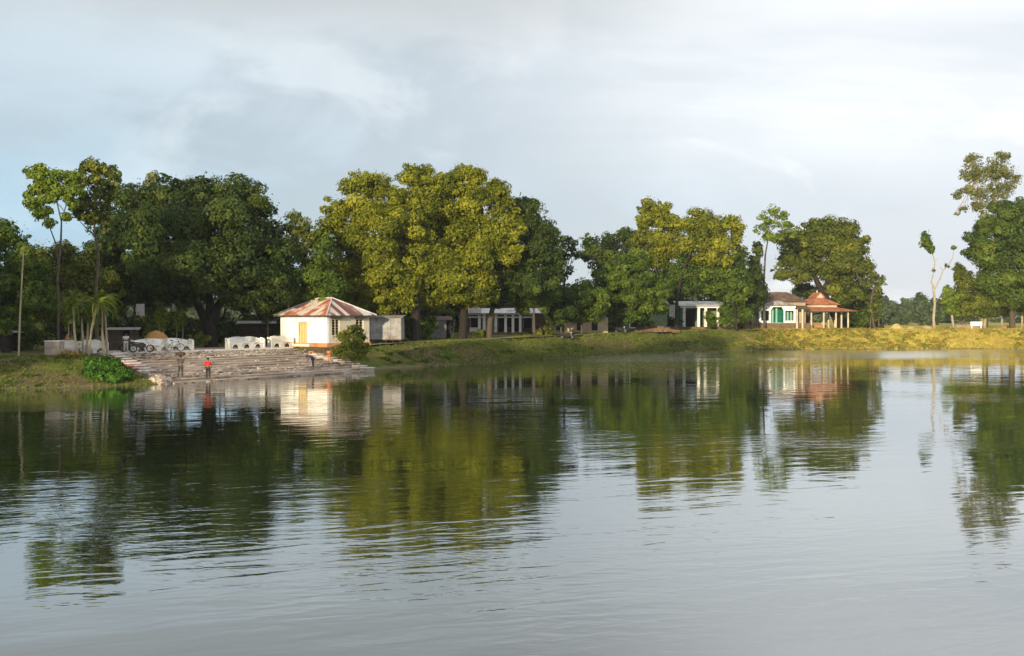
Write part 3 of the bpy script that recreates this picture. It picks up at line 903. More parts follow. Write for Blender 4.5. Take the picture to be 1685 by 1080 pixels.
# sunlit yellow gable wall glimpsed between trunks
b3 = G(722, 137); t = thing('yellow_house', 'sunlit cream gable wall glimpsed between two tree trunks', 'house', b3, .0)
wy = 34 * 137 / F; zt = pz(506, 137) - b3.z
MB().extrude([(0, -.3), (wy, -.3), (wy, zt - .5), (wy * .35, zt + .7), (0, zt - .3)], 'y', 0, 5).build('wall', 'cream_wall', t)
MB().slab([(-.3, -.4, zt - .55), (wy * .35, -.4, zt + .78), (wy * .35, 5.2, zt + .78), (-.3, 5.2, zt - .55)], .06).build('roof', 'brown_roof', t)
MB().slab([(wy * .35, -.4, zt + .78), (wy + .3, -.4, zt - .6), (wy + .3, 5.2, zt - .6), (wy * .35, 5.2, zt + .78)], .06).build('roof', 'brown_roof', t)
MB().box(wy * .55, wy * .75, -.04, 0, 1.2, 2.3).build('window', 'dark_inside', t)
# long beige wall further right
b4 = G(893, 131); t = thing('beige_building', 'low beige walled building half hidden behind small trees', 'building', b4, 0)
MB().box(0, 8.8, 0, 4, -.4, pz(524, 131) - b4.z).build('wall', 'beige_wall', t)
for k in range(6):
    MB().slab([(k * 1.5 - .2, -.5, pz(524, 131) - b4.z), (k * 1.5 + 1.27, -.5, pz(524, 131) - b4.z), (k * 1.5 + 1.27, 4.2, pz(517, 131) - b4.z), (k * 1.5 - .2, 4.2, pz(517, 131) - b4.z)], .05).build('roof_sheet', 'grey_tin', t)
for k in (1.8, 4.6, 6.6):
    MB().box(k, k + .8, -.03, .02, .4, 2.0).build('window', 'dark_inside', t)

# ------------------------------------------------------------------ green and white building
D1 = 149.0
b = G(1098, D1); t = thing('green_building', 'pale building with white posts and green shutters behind the slim dark trunk', 'building', b, 0)
lx = lambda px, D=D1: X_at(px, D) - b.x
lz = lambda py, D=D1: pz(py, D) - b.z
MB().box(lx(1098), lx(1212), -1.3, 7, -.5, lz(538)).build('plinth', 'plinth_brown', t)
MB().box(lx(1112), lx(1212), 1.3, 1.5, lz(538), lz(500)).build('wall', 'green_wall', t)
for px in (1124, 1147.5, 1159, 1179, 1190, 1203):
    x = lx(px); MB().box(x - .19, x + .19, -1.1, -.75, lz(538), lz(507)).build('post', 'white_wall', t)
MB().box(lx(1118), lx(1212), -1.15, -.72, lz(507), lz(503.5)).build('beam', 'white_wall', t)
for px0, px1 in ((1117, 1122), (1150, 1157), (1183, 1188), (1195, 1201)):
    MB().box(lx(px0), lx(px1), 1.2, 1.29, lz(536), lz(509)).build('shutter', 'teal_paint', t)
MB().box(lx(1128), lx(1146), 1.2, 1.29, lz(538), lz(509)).build('door', 'dark_inside', t)
for k in range(6):
    xa = lx(1114) + k * 1.6
    MB().slab([(xa, -1.7, lz(503.2)), (xa + 1.57, -1.7, lz(503.2)), (xa + 1.57, 4, lz(495)), (xa, 4, lz(495))], .06).build('roof_sheet', 'pale_tin', t)
for k in range(4):
    xa = lx(1099.5) + k * .33
    MB().box(xa, xa + .30, -.9 + .02 * (k % 2), -.84 + .02 * (k % 2), lz(523), lz(502)).build('panel', 'pale_tin', t)
MB().slab([(lx(1096), -2.2, lz(520)), (lx(1122), -2.2, lz(529)), (lx(1122), -1.35, lz(529)), (lx(1096), -1.35, lz(520))], .12).build('ramp', 'dark_wood', t)
b = G(1033, 143); t = thing('green_cottage', 'dull green cottage with an arched white window behind the spreading tree', 'house', b, 0)
MB().box(0, 5.8, 0, 5, -.4, pz(500, 143) - b.z).build('wall', 'green_wall', t)
MB().box(.3, 1.9, -.06, 0, .6, 2.4).build('window', 'dark_inside', t)
for x in (.22, 1.9): MB().box(x, x + .14, -.10, .0, .5, 2.5).build('window_frame', 'white_paint', t)
MB().box(.22, 2.04, -.12, 0, .36, .5).build('sill', 'white_paint', t)
MB().slab([(-.3, -.6, pz(501, 143) - b.z), (6.1, -.6, pz(501, 143) - b.z), (6.1, 3, pz(493, 143) - b.z), (-.3, 3, pz(493, 143) - b.z)], .06).build('roof', 'grey_tin', t)
# rubble pile in front
b = G(1075, 138); mb = MB()
for k in range(260):
    a = random.uniform(0, 6.28); r = 3.6 * math.sqrt(random.random()); s = random.uniform(.1, .28)
    z = max(0, .9 * (1 - r / 3.6)) * random.random()
    mb.box(r * math.cos(a) - s, r * math.cos(a) + s, r * math.sin(a) * .4 - s * .6, r * math.sin(a) * .4 + s * .6, z - .1, z + s)
o = mb.build('rubble', 'plinth_brown'); o.location = b; tag(o, 'heap of broken bricks below the green cottage', 'rubble', kind='stuff')

# ------------------------------------------------------------------ teal house
D2 = 152.5
b = G(1248, D2); t = thing('teal_house', 'white and teal fronted house with a brown hipped roof', 'house', b, 0)
lx = lambda px, D=D2: X_at(px, D) - b.x
lz = lambda py, D=D2: pz(py, D) - b.z
MB().box(lx(1246), lx(1332), -.6, 8, -.5, lz(532)).build('plinth', 'plinth_brown', t)
# facade with three openings, the middle one with clipped upper corners
fx0, fx1 = lx(1248), lx(1308)
zt, zb = lz(503), lz(532)
def wallholes():
    m_ = MB()
    xs_ = [lx(1248), lx(1251.5), lx(1264.5), lx(1267.5), lx(1288.5), lx(1291), lx(1305), lx(1308)]
    for k in (0, 2, 4, 6): m_.box(xs_[k], xs_[k + 1], -.4, -.15, zb, zt)
    m_.box(xs_[1], xs_[2], -.4, -.15, lz(511.5), zt); m_.box(xs_[5], xs_[6], -.4, -.15, lz(511.5), zt)
    m_.box(xs_[1], xs_[2], -.4, -.15, zb, lz(528)); m_.box(xs_[5], xs_[6], -.4, -.15, zb, lz(528))
    m_.extrude([(xs_[3], lz(504)), (xs_[4], lz(504)), (xs_[4], lz(511)), (xs_[4] - .32, lz(505.6)), (xs_[3] + .32, lz(505.6)), (xs_[3], lz(511))], 'y', -.4, -.15)
    m_.box(xs_[3], xs_[4], -.4, -.15, lz(504), zt)
    return m_
wallholes().build('facade', 'white_wall', t)
MB().box(fx0, lx(1308), 1.4, 1.55, zb, zt).build('wall', 'teal_paint', t)
for px in (1260, 1273, 1279.5, 1298, 1303.5):
    x = lx(px); MB().box(x - .14, x + .14, .6, .9, zb, lz(507)).build('inner_post', 'teal_pale', t)
for px0, px1 in ((1252, 1258), (1268, 1272), (1281, 1288), (1291.5, 1296.5)):
    MB().box(lx(px0), lx(px1), 1.30, 1.39, zb, lz(508)).build('shutter', 'dark_inside' if px0 in (1252, 1268) else 'teal_paint', t)
MB().box(fx0, fx1, -.55, -.41, zb - .02, zb + .10).build('ledge', 'teal_pale', t)
MB().extrude([(fx0 - .3, zt), (fx1 + .3, zt), ((fx0 + fx1) / 2, zt + .75)], 'y', -.9, 1.2).build('porch_roof', 'grey_tin', t)
MB().box(lx(1255), lx(1331), 1.8, 7.5, zb - .2, lz(496.4)).build('wall', 'beige_wall', t)
MB().box(lx(1309), lx(1329), 1.1, 1.3, zb - .2, lz(507)).build('porch_wall', 'beige_wall', t)
MB().box(lx(1311), lx(1314.5), 1.0, 1.09, zb, lz(515)).build('doorway', 'dark_inside', t)
ez = lz(496.4); rz_ = lz(480)
xa, xb = lx(1252.5), lx(1334); ya, yb = 1.2, 8.2; r0, r1 = lx(1279), lx(1309); ym = (ya + yb) / 2
def fslope(y0, y1, poly, m, nm='roof_sheet', step=1.1):
    roof_side(t, lambda s, h: (s, y0 + (y1 - y0) * h, ez + (rz_ - ez) * h), poly, step, m, nm)
fslope(ya, ym, [(xa, 0), (xb, 0), (r1, 1), (r0, 1)], 'brown_roof')
fslope(yb, ym, [(xa, 0), (xb, 0), (r1, 1), (r0, 1)], 'brown_roof')
MB().slab([(xa, ya, ez), (r0, ym, rz_), (xa, yb, ez)], .04).build('roof_end', 'brown_roof', t)
MB().slab([(xb, ya, ez), (xb, yb, ez), (r1, ym, rz_)], .04).build('roof_end', 'brown_roof', t)
for px in (1308.5, 1317.5):
    MB().box(lx(px) - .12, lx(px) + .12, -1.0, -.75, -.3, lz(509)).build('post', 'cream_wall', t)
MB().slab([(lx(1306), -1.2, lz(508.5)), (lx(1331), -1.2, lz(508.5)), (lx(1331), 1.5, lz(503)), (lx(1306), 1.5, lz(503))], .05).build('side_porch_roof', 'brown_roof', t)

# ------------------------------------------------------------------ red roofed pavilion
D3 = 154.0
rot = R(-24)
b = G(1336, D3); b.x = X_at(1335, D3)
t = thing('red_pavilion', 'open pavilion with a tiered orange red roof on cream columns', 'pavilion', b, R(22))
# local: X along the front, Y back. front width 5.9 depth 6.5
FW, FD = 7.3, 6.2
def lzp(py): return pz(py, D3) - b.z
zc = lzp(513.5); 
MB().box(-.3, FW + .3, -.3, FD + .3, -.6, .12).build('plinth', 'orange_brick', t)
cols = [(FW * k / 3, 0) for k in range(4)] + [(FW, FD * k / 4) for k in range(1, 5)] + [(0, FD * k / 4) for k in range(1, 5)] + [(FW * k / 3, FD) for k in (1, 2)]
for x, y in cols:
    MB().tube([(x, y, .12), (x, y, .3), (x, y, .31), (x, y, zc - .02)], [.19, .19, .145, .13], 10, True).build('column', 'cream_wall', t)
MB().box(-.1, FW + .1, -.12, .12, zc - .02, zc + .14).build('beam', 'cream_wall', t)
MB().box(FW - .12, FW + .12, .13, FD, zc - .02, zc + .14).build('beam', 'cream_wall', t)
MB().box(-.12, .12, .13, FD, zc - .02, zc + .14).build('beam', 'cream_wall', t)
def ring_roof(x0, x1, y0, y1, z0, X0, X1, Y0, Y1, z1, m, nm):
    a = [(x0, y0, z0), (x1, y0, z0), (x1, y1, z0), (x0, y1, z0)]; c = [(X0, Y0, z1), (X1, Y0, z1), (X1, Y1, z1), (X0, Y1, z1)]
    for i in range(4):
        j = (i + 1) % 4
        n_ = 5
        A0, A1, C0, C1 = Vector(a[i]), Vector(a[j]), Vector(c[i]), Vector(c[j])
        for k in range(n_):
            q = [A0.lerp(A1, k / n_), A0.lerp(A1, (k + 1) / n_ - .004), C0.lerp(C1, (k + 1) / n_ - .004), C0.lerp(C1, k / n_)]
            if (q[1] - q[0]).length < .02: continue
            if (q[2] - q[3]).length < .01: q = q[:3]
            q = [p + Vector((0, 0, .02 * (k % 2))) for p in q]
            MB().slab(q, .05).build(nm, m, t)
zr1 = lzp(505.5)
ring_roof(-1.15, FW + 1.15, -1.1, FD + 1.1, zc + .16, 1.1, FW - 1.1, 1.2, FD - 1.2, zr1, 'red_roof', 'roof_sheet')
MB().box(1.15, FW - 1.15, 1.25, FD - 1.25, zr1 - .1, lzp(501.0)).build('clerestory', 'cream_wall', t)
zr2 = lzp(489.5); zq = lzp(501)
cx_, cy_ = FW / 2, FD / 2
ring_roof(.75, FW - .75, .85, FD - .85, zq, cx_ - .8, cx_ + .8, cy_ - .8, cy_ + .8, zr2, 'red_roof', 'roof_sheet')
MB().extrude([(cx_ - .85, zr2 - .1), (cx_ + .85, zr2 - .1), (cx_ + .75, zr2 + .1), (cx_, zr2 + .75), (cx_ - .75, zr2 + .1)], 'y', cy_ - .8, cy_ + .8).build('lantern', 'cream_wall', t)
MB().slab([(cx_ - 1.0, cy_ - .95, zr2 + .05), (cx_, cy_ - .95, zr2 + .86), (cx_, cy_ + .95, zr2 + .86), (cx_ - 1.0, cy_ + .95, zr2 + .05)], .06).build('lantern_roof', 'red_roof', t)
MB().slab([(cx_, cy_ - .95, zr2 + .86), (cx_ + 1.0, cy_ - .95, zr2 + .05), (cx_ + 1.0, cy_ + .95, zr2 + .05), (cx_, cy_ + .95, zr2 + .86)], .06).build('lantern_roof', 'red_roof', t)
MB().tube([(cx_, cy_, zr2 + .8), (cx_, cy_, zr2 + .95), (cx_, cy_, zr2 + 1.1), (cx_, cy_, zr2 + 1.3)], [.10, .16, .1, .02], 8).build('finial', 'cream_wall', t)
MB().box(1.4, FW - 1.6, 3.0, 3.5, .12, .75).build('inner_plinth', 'orange_brick', t)
MB().box(2.4, 4.9, FD - .5, FD - .4, .12, 2.3).build('screen_wall', 'plinth_brown', t)

# bamboo stake fence between them
b = G(1224, 150); t = thing('stake_fence', 'crooked pale bamboo stakes left of the teal house', 'fence', b, 0)
for k in range(9):
    x = k * .26 + random.uniform(-.05, .05); lean = random.uniform(-.25, .35) if k < 4 else random.uniform(-.08, .08)
    MB().tube([(x, 0, -.2), (x + lean, .05, random.uniform(1.3, 1.95))], .05, 5).build('stake', 'bamboo', t)
# white board right
b = G(1597, 153.5); wv = 19 * 153.5 / F
t = thing('white_board', 'small white board on two legs at the top of the sunny bank', 'board', b, 0)
MB().box(0, wv, -.05, .05, .62, 1.28).build('panel', 'white_board', t)
for x in (.1, wv - .25): MB().box(x, x + .15, -.05, .05, -.3, .62).build('leg', 'white_board', t)
# heaps
def heap(label, px, D, wpx, toppy, m):
    b = G(px, D); r = wpx / 2 * D / F; h = P(px, toppy, D).z - b.z
    mb = MB(); ns, nr = 20, 7; vs = []; fs = []
    for i in range(nr + 1):
        t = i / nr
        for k in range(ns):
            a = 2 * math.pi * k / ns; q = r * (1 - t) * (1 + .12 * math.sin(a * 3 + px) + random.uniform(-.04, .04)) + .01
            vs.append((q * math.cos(a), q * math.sin(a) * .7, h * (1 - (1 - t) ** 1.5) - .15 + random.uniform(-.05, .05)))
    for i in range(nr):
        for k in range(ns): fs.append((i * ns + k, i * ns + (k + 1) % ns, (i + 1) * ns + (k + 1) % ns, (i + 1) * ns + k))
    mb.add(vs, fs); mb.add(vs[-ns:], [tuple(range(ns))])
    o = mb.build('straw_heap', m, None, True); o.location = b
    tag(o, label, 'heap', 'straw and sand heaps on the sunny bank')
heap('pointed straw heap left of the row of heaps on the sunny bank', 1475, 154, 26, 531, 'straw')
heap('rounded straw heap second in the row on the sunny bank', 1499, 153, 26, 536, 'straw')
heap('straw heap touching the foot of the half bare tree', 1524, 155, 30, 534, 'sand_heap')
heap('wide low sand heap behind the bright green young tree', 1585, 165, 66, 528, 'sand_heap')
heap('low sand heap right of the white board', 1655, 160, 50, 534, 'sand_heap')

# ------------------------------------------------------------------ poles
def pole(label, pts, D, r, m='bamboo', cat='pole'):
    b = G(pts[0][0], D); V = [P(p[0], p[1], D) - b for p in pts]; V[0] = Vector((0, 0, -.3))
    o = MB().tube(V, [r * (1 - .4 * i / (len(V) - 1)) for i in range(len(V))], 7).build('bamboo_pole', m); o.location = b
    return tag(o, label, cat)
pole('tall bare bamboo pole standing at the left end of the bank', [(30, 588), (33, 520), (37, 450), (40, 404)], 71.5, .075, 'bamboo')
pole('short pale pole rising just behind the white house roof', [(477, 560), (475, 510), (473, 472)], 99, .09, 'bark_pale')
# sign board hung on a trunk
o = MB().box(-.35, .35, -.03, .03, -.5, .5).build('sign_board', 'grey_tin'); o.location = P(231, 510, 83); tag(o, 'small pale board hung on a trunk above the shack', 'sign')

# ------------------------------------------------------------------ bicycle and motorcycle
def wheel(mb, cx, cz, r, th=.03, n=18):
    pts = [(cx + r * math.cos(2 * math.pi * k / n), 0, cz + r * math.sin(2 * math.pi * k / n)) for k in range(n + 1)]
    mb.tube(pts, th, 5, False)
def cycle(label, px, D, ang, z, motor):
    x = X_at(px, D); t = thing('motorcycle' if motor else 'bicycle', label, 'motorcycle' if motor else 'bicycle', (x, D, z), ang)
    wb = 1.3 if motor else 1.05; r = .31 if motor else .34
    for cx in (0, wb):
        mb = MB(); wheel(mb, cx, r, r - .03, .055 if motor else .028); wo = mb.build('wheel', 'tyre', t)
        mb = MB()
        for k in range(6):
            a = math.pi * k / 6; mb.tube([(cx - (r - .05) * math.cos(a), 0, r - (r - .05) * math.sin(a)), (cx + (r - .05) * math.cos(a), 0, r + (r - .05) * math.sin(a))], .008, 4)
        mb.build('spokes', 'grey_tin', wo)
    if motor:
        MB().extrude([(.15, .55), (.45, .35), (.95, .38), (1.0, .62), (.75, .80), (.55, .80), (.4, .70), (-.25, .78), (-.35, .70)], 'y', -.13, .13).build('body', 'black_metal', t)
        MB().extrude([(-.3, .78), (.45, .72), (.5, .80), (-.1, .88), (-.3, .86)], 'y', -.14, .14).build('saddle', 'dark_wood', t)
        MB().tube([(1.3, 0, .31), (1.05, 0, .95)], .035, 6).build('fork', 'grey_tin', t)
        MB().tube([(.98, -.35, 1.05), (1.05, -.12, 1.0), (1.05, .12, 1.0), (.98, .35, 1.05)], .02, 5).build('handlebar', 'black_metal', t)
        MB().tube([(1.08, 0, .88), (1.22, 0, .88)], [.10, .08], 8).build('headlight', 'pale_tin', t)
    else:
        mb = MB()
        for a, c in (((0, .34), (.38, .80)), ((0, .34), (.45, .30)), ((.45, .30), (.33, .88)), ((.36, .78), (.88, .82)), ((.45, .30), (.88, .76)), ((.86, .92), (1.05, .34))):
            mb.tube([(a[0], 0, a[1]), (c[0], 0, c[1])], .022, 5)
        mb.build('frame', 'black_metal', t)
        MB().extrude([(.2, .88), (.45, .90), (.45, .95), (.2, .97)], 'y', -.06, .06).build('saddle', 'dark_wood', t)
        MB().tube([(.80, -.28, 1.0), (.88, 0, .95), (.80, .28, 1.0)], .015, 5).build('handlebar', 'black_metal', t)
    return t
cycle('dark motorcycle parked at the left end of the long bench', 219, 79.2, .45, 1.92, True)
cycle('second dark motorcycle parked behind the first one beside the shack', 203, 80.8, .3, 1.92, True)
cycle('thin framed bicycle leaning before the long white bench', 276, 81.0, .6, 1.92, False)
cycle('motorcycle parked under the small trees near the beige building', 925, 119.5, .25, g1(X_at(925, 119.5), 119.5), True)
cycle('motorcycle standing by the trunk of the spreading tree', 1014, 131, .25, g1(X_at(1014, 131), 131), True)

# ------------------------------------------------------------------ people
def skin_mesh(name, verts, edges, radii, m, parent, sub=1):
    me = bpy.data.meshes.new(name); me.from_pydata([Vector(v) for v in verts], edges, [])
    o = bpy.data.objects.new(name, me); COL.objects.link(o)
    md = o.modifiers.new('s', 'SKIN'); md.use_smooth_shade = True
    for i, r in enumerate(radii):
        rr = r if isinstance(r, tuple) else (r, r)
        me.skin_vertices[0].data[i].radius = rr
        me.skin_vertices[0].data[i].use_root = (i == 0)
    ms = o.modifiers.new('u', 'SUBSURF'); ms.levels = sub; ms.render_levels = sub
    dg = bpy.context.evaluated_depsgraph_get(); dg.update()
    nm = bpy.data.meshes.new_from_object(o.evaluated_get(dg))
    nm.name = name; bpy.data.objects.remove(o)
    nm.materials.clear(); nm.materials.append(M[m])
    return link(name, nm, parent)
def person(label, loc, rz, J, shirt, trouser, h=1.65, long_sleeve=False):
    """J: dictionary of joints in metres for a 1.65 m figure"""
    t = thing('person', label, 'person', loc, rz); s = h / 1.65
    j = {k: Vector(v) * s for k, v in J.items()}
    names = ['pel', 'chest', 'neck', 'head', 'top', 'shl', 'ell', 'wrl', 'hal', 'shr', 'elr', 'wrr', 'har', 'hil', 'knl', 'anl', 'tol', 'hir', 'knr', 'anr', 'tor']
    rad = dict(pel=.13, chest=.145, neck=.055, head=.095, top=.07, shl=.06, ell=.042, wrl=.03, hal=.038, shr=.06, elr=.042, wrr=.03, har=.038,
               hil=.095, knl=.06, anl=.042, tol=.035, hir=.095, knr=.06, anr=.042, tor=.035)
    ed = [('pel', 'chest'), ('chest', 'neck'), ('neck', 'head'), ('head', 'top'), ('chest', 'shl'), ('shl', 'ell'), ('ell', 'wrl'), ('wrl', 'hal'),
          ('chest', 'shr'), ('shr', 'elr'), ('elr', 'wrr'), ('wrr', 'har'), ('pel', 'hil'), ('hil', 'knl'), ('knl', 'anl'), ('anl', 'tol'),
          ('pel', 'hir'), ('hir', 'knr'), ('knr', 'anr'), ('anr', 'tor')]
    ix = {n: i for i, n in enumerate(names)}
    skin_mesh('body', [j[n] for n in names], [(ix[a], ix[b]) for a, b in ed], [rad[n] * s * .92 for n in names], 'skin', t)
    # shirt
    el_l = j['ell'] if long_sleeve else j['shl'].lerp(j['ell'], .7); el_r = j['elr'] if long_sleeve else j['shr'].lerp(j['elr'], .7)
    vs = [j['pel'] + (j['chest'] - j['pel']) * .05, j['chest'], j['chest'].lerp(j['neck'], .55), j['shl'], el_l, j['shr'], el_r]
    es = [(0, 1), (1, 2), (1, 3), (3, 4), (1, 5), (5, 6)]; rr = [.155, .17, .09, .085, .068, .085, .068]
    if long_sleeve:
        vs += [j['wrl'], j['wrr']]; es += [(4, 7), (6, 8)]; rr += [.045, .045]
    skin_mesh('shirt', vs, es, [(q * s, q * s) for q in rr], shirt, t)
    vs = [j['pel'], j['hil'], j['knl'], j['anl'], j['hir'], j['knr'], j['anr']]
    skin_mesh('trousers', vs, [(0, 1), (1, 2), (2, 3), (0, 4), (4, 5), (5, 6)], [q * s for q in (.145, .11, .082, .066, .11, .082, .066)], trouser, t)
    # hair cap
    hc = j['head'].lerp(j['top'], .75); d = (j['top'] - j['head']).normalized()
    mb = MB(); vsx = []; fsx = []; nr, ns = 5, 10
    a = d.cross(Vector((0, 1, 0))).normalized(); c = d.cross(a)
    for i in range(nr + 1):
        th = (math.pi * .58) * i / nr
        for k in range(ns):
            ph = 2 * math.pi * k / ns
            vsx.append(hc - d * .03 * s + (d * math.cos(th) + (a * math.cos(ph) + c * math.sin(ph)) * math.sin(th)) * .112 * s)
    for i in range(nr):
        for k in range(ns): fsx.append((i * ns + k, i * ns + (k + 1) % ns, (i + 1) * ns + (k + 1) % ns, (i + 1) * ns + k))
    mb.add(vsx, fsx).build('hair', 'hair', t, True)
    return t
STAND = dict(pel=(0, 0, .90), chest=(0, .01, 1.22), neck=(0, 0, 1.42), head=(0, -.01, 1.52), top=(0, 0, 1.60),
             shl=(-.18, 0, 1.33), ell=(-.25, .02, 1.08), wrl=(-.24, -.08, .86), hal=(-.24, -.11, .78),
             shr=(.18, 0, 1.33), elr=(.25, .02, 1.08), wrr=(.22, -.10, .88), har=(.21, -.14, .80),
             hil=(-.09, 0, .85), knl=(-.10, -.02, .47), anl=(-.10, .02, .08), tol=(-.11, -.13, .04),
             hir=(.09, 0, .85), knr=(.11, -.03, .47), anr=(.12, .02, .08), tor=(.14, -.13, .04))
def on_step(s, n):
    i = int(n / TR); q = GA + GU * s + GN * n; return Vector((q.x, q.y, zstep(i) + .02))
def step_at(px, i, off=.5):
    n = (i + off) * TR; s = 1.0
    for _ in range(30):
        q = GA + GU * s + GN * n
        e = (q.x / q.y * F + 842.5) - px; s -= e * .03
    return on_step(s, n)
person('person in a red shirt and dark trousers on the lowest steps', step_at(342, 0, .5), 0.2, STAND, 'red_cloth', 'dark_cloth', 1.62)
UP = dict(STAND); UP.update(ell=(-.36, -.02, 1.42), wrl=(-.22, -.02, 1.63), hal=(-.14, -.02, 1.70), elr=(.36, -.02, 1.42), wrr=(.22, -.02, 1.63), har=(.14, -.02, 1.70),
                            knl=(-.14, -.02, .47), anl=(-.19, .02, .08), tol=(-.20, -.12, .04))
p2 = step_at(297, 1, .5)
person('person in grey clothes with both arms raised to a bundle on the head', p2, 0.3, UP, 'grey_cloth', 'grey_cloth', 1.68)
mb = MB(); mb.tube([(-.34, 0, 0), (-.2, 0, .03), (.2, 0, .03), (.34, 0, 0)], [.08, .13, .13, .08], 9); o = mb.build('cloth_bundle', 'dark_wood', None, True)
o.location = p2 + Vector((0, 0, 1.76)); tag(o, 'dark bundle carried on the head of the grey dressed person', 'bundle')
BEND = dict(STAND); BEND.update(pel=(0, .0, .86), chest=(-.25, -.05, 1.10), neck=(-.42, -.08, 1.12), head=(-.52, -.10, 1.08), top=(-.60, -.11, 1.04),
    shl=(-.36, -.22, 1.08), ell=(-.42, -.22, .82), wrl=(-.50, -.18, .60), hal=(-.52, -.18, .53), shr=(-.34, .10, 1.08), elr=(-.42, .08, .82), wrr=(-.50, .02, .60), har=(-.52, .02, .53),
    hil=(-.02, -.09, .82), knl=(-.05, -.10, .45), anl=(0, -.10, .08), tol=(-.12, -.11, .04), hir=(-.02, .09, .82), knr=(.02, .10, .45), anr=(.06, .10, .08), tor=(-.06, .11, .04))
person('person in a purple top bending over on the right of the steps', step_at(515, 2, .4), 0.35, BEND, 'purple_cloth', 'dark_cloth', 1.6)
person('child in orange standing at the corner of the house plinth', step_at(541, 4, .6), 0.2, STAND, 'orange_cloth', 'orange_cloth', 1.22)
TALK = dict(STAND)
person('person in pale clothes standing beside the parked motorcycles', (X_at(207, 79.6), 79.6, 1.91), .4, TALK, 'pale_cloth', 'pale_cloth', 1.6)

# ------------------------------------------------------------------ palms
def frond_mesh(L, m):
    n = 18; V = []; T = []
    for i in range(1, n + 1):
        t = i / n; x = L * t * (1 - .30 * t); z = L * (.60 * t - 1.25 * t * t)
        for s in (-1, 1):
            ll = L * .34 * math.sin(math.pi * min(1, .15 + t * .85)) + .06
            p = np.array([x, 0, z]); q = p + np.array([ll * .45, s * ll * .8, -ll * .45]); wv = L * .020
            V.append([p - [wv, 0, 0], p + [wv, 0, .0], q + [.02, 0, 0], (p + q) / 2 - [wv * 1.2, 0, 0]]); T.append(random.uniform(.35, .9))
    for i in range(n):
        t = i / n; t2 = (i + 1) / n
        f = lambda t: np.array([L * t * (1 - .30 * t), 0, L * (.60 * t - 1.25 * t * t)])
        a, b_ = f(t), f(t2); wv = .035
        V.append([a - [0, wv, 0], b_ - [0, wv, 0], b_ + [0, wv, 0], a + [0, wv, 0]]); T.append(.9)
    return fast_quads('frond', np.array(V, float), m, np.array(T))
FR = [frond_mesh(1.5, 'leaf_mid'), frond_mesh(1.3, 'leaf_olive'), frond_mesh(1.8, 'leaf_mid')]
palms = [(127, 582, 121, 503, 73.8, 'leftmost palm stem of the clump, standing before the bench'),
         (137, 580, 134, 520, 74.5, 'straight pale palm stem second from the left of the clump'),
         (141, 581, 145, 512, 75.2, 'middle palm of the clump, its stem crossing the bench back'),
         (145, 585, 160, 500, 74.2, 'slanting palm stem leaning to the right across the bench'),
         (172, 580, 168, 506, 76.0, 'left one of the two palm stems at the right of the clump'),
         (177, 580, 172, 495, 77.0, 'rightmost palm of the clump beside the dark shack')]
for bx, by, tx, ty, D, lab in palms:
    b = G(bx, D); tp = P(tx, ty, D) - b
    t = thing('palm', lab, 'palm', b, 0, 'slender palms in a clump by the benches')
    mid = tp * .5 + Vector((random.uniform(-.1, .1), 0, 0))
    MB().tube([(0, 0, -.2), mid, tp], [.11, .085, .07], 7).build('trunk', 'bark_pale', t)
    for k in range(13):
        f = link('frond', FR[(k + bx) % 3], t); f.location = tp
        a = k * 2.4 + bx; tilt = [-.9, -.5, -.15, .25][k % 4]
        f.rotation_euler = (random.uniform(-.2, .2), tilt, a)
        s = random.uniform(.8, 1.15); f.scale = (s, s, s)

# ------------------------------------------------------------------ trees, left to right
GRP = 'large trees around the pond'
tree('broadleaf_tree', 'dense dark green tree cut by the left edge of the view', 10, 82,
     [(18, 385, 26), (-15, 400, 34), (40, 415, 26), (55, 445, 24), (20, 450, 40), (-20, 470, 45), (55, 490, 34), (25, 520, 30)], 'leaf_mid', 'bark_dark', .35, .28, group=GRP)
tree('broadleaf_tree', 'olive bushy tree behind the tall thin stem and the palms', 95, 90,
     [(75, 430, 30), (110, 425, 28), (140, 440, 30), (90, 470, 38), (135, 485, 36), (60, 500, 30), (170, 470, 30), (110, 515, 30)], 'leaf_olive', 'bark_dark', .3, .30, cover=.9, group=GRP)
tree('slender_tree', 'tall slender tree with a bare curved stem and sparse yellow green crown', 97, 76.5,
     [(58, 284, 17, 13), (80, 293, 19, 15), (64, 308, 18, 12), (100, 290, 17, 12), (118, 303, 13, 10), (97, 315, 14, 9), (56, 334, 13, 11), (66, 352, 14, 10), (84, 368, 9, 7), (88, 325, 12, 8), (108, 358, 8, 8), (50, 322, 9, 7), (112, 322, 12, 9), (72, 278, 14, 8), (88, 308, 14, 10), (75, 328, 12, 9), (78, 345, 10, 8), (126, 292, 13, 10), (130, 312, 12, 10), (122, 335, 10, 9)],
     'leaf_bright', 'bark', .09, .27, cover=1.05, fill=.6, clump=.55, thin=.06, group=GRP,
     trunk=[[(97, 582, 2.4), (96, 540, 2.2), (97, 495, 2.0), (95, 460, 1.8), (98, 430, 1.7), (101, 395, 1.6), (102, 365, 1.3), (95, 335, 1.0)], [(97, 445, 1.4), (94, 405, 1.2), (84, 378, .9), (74, 350, .7)], [(102, 365, 1.1), (112, 330, .8)]])
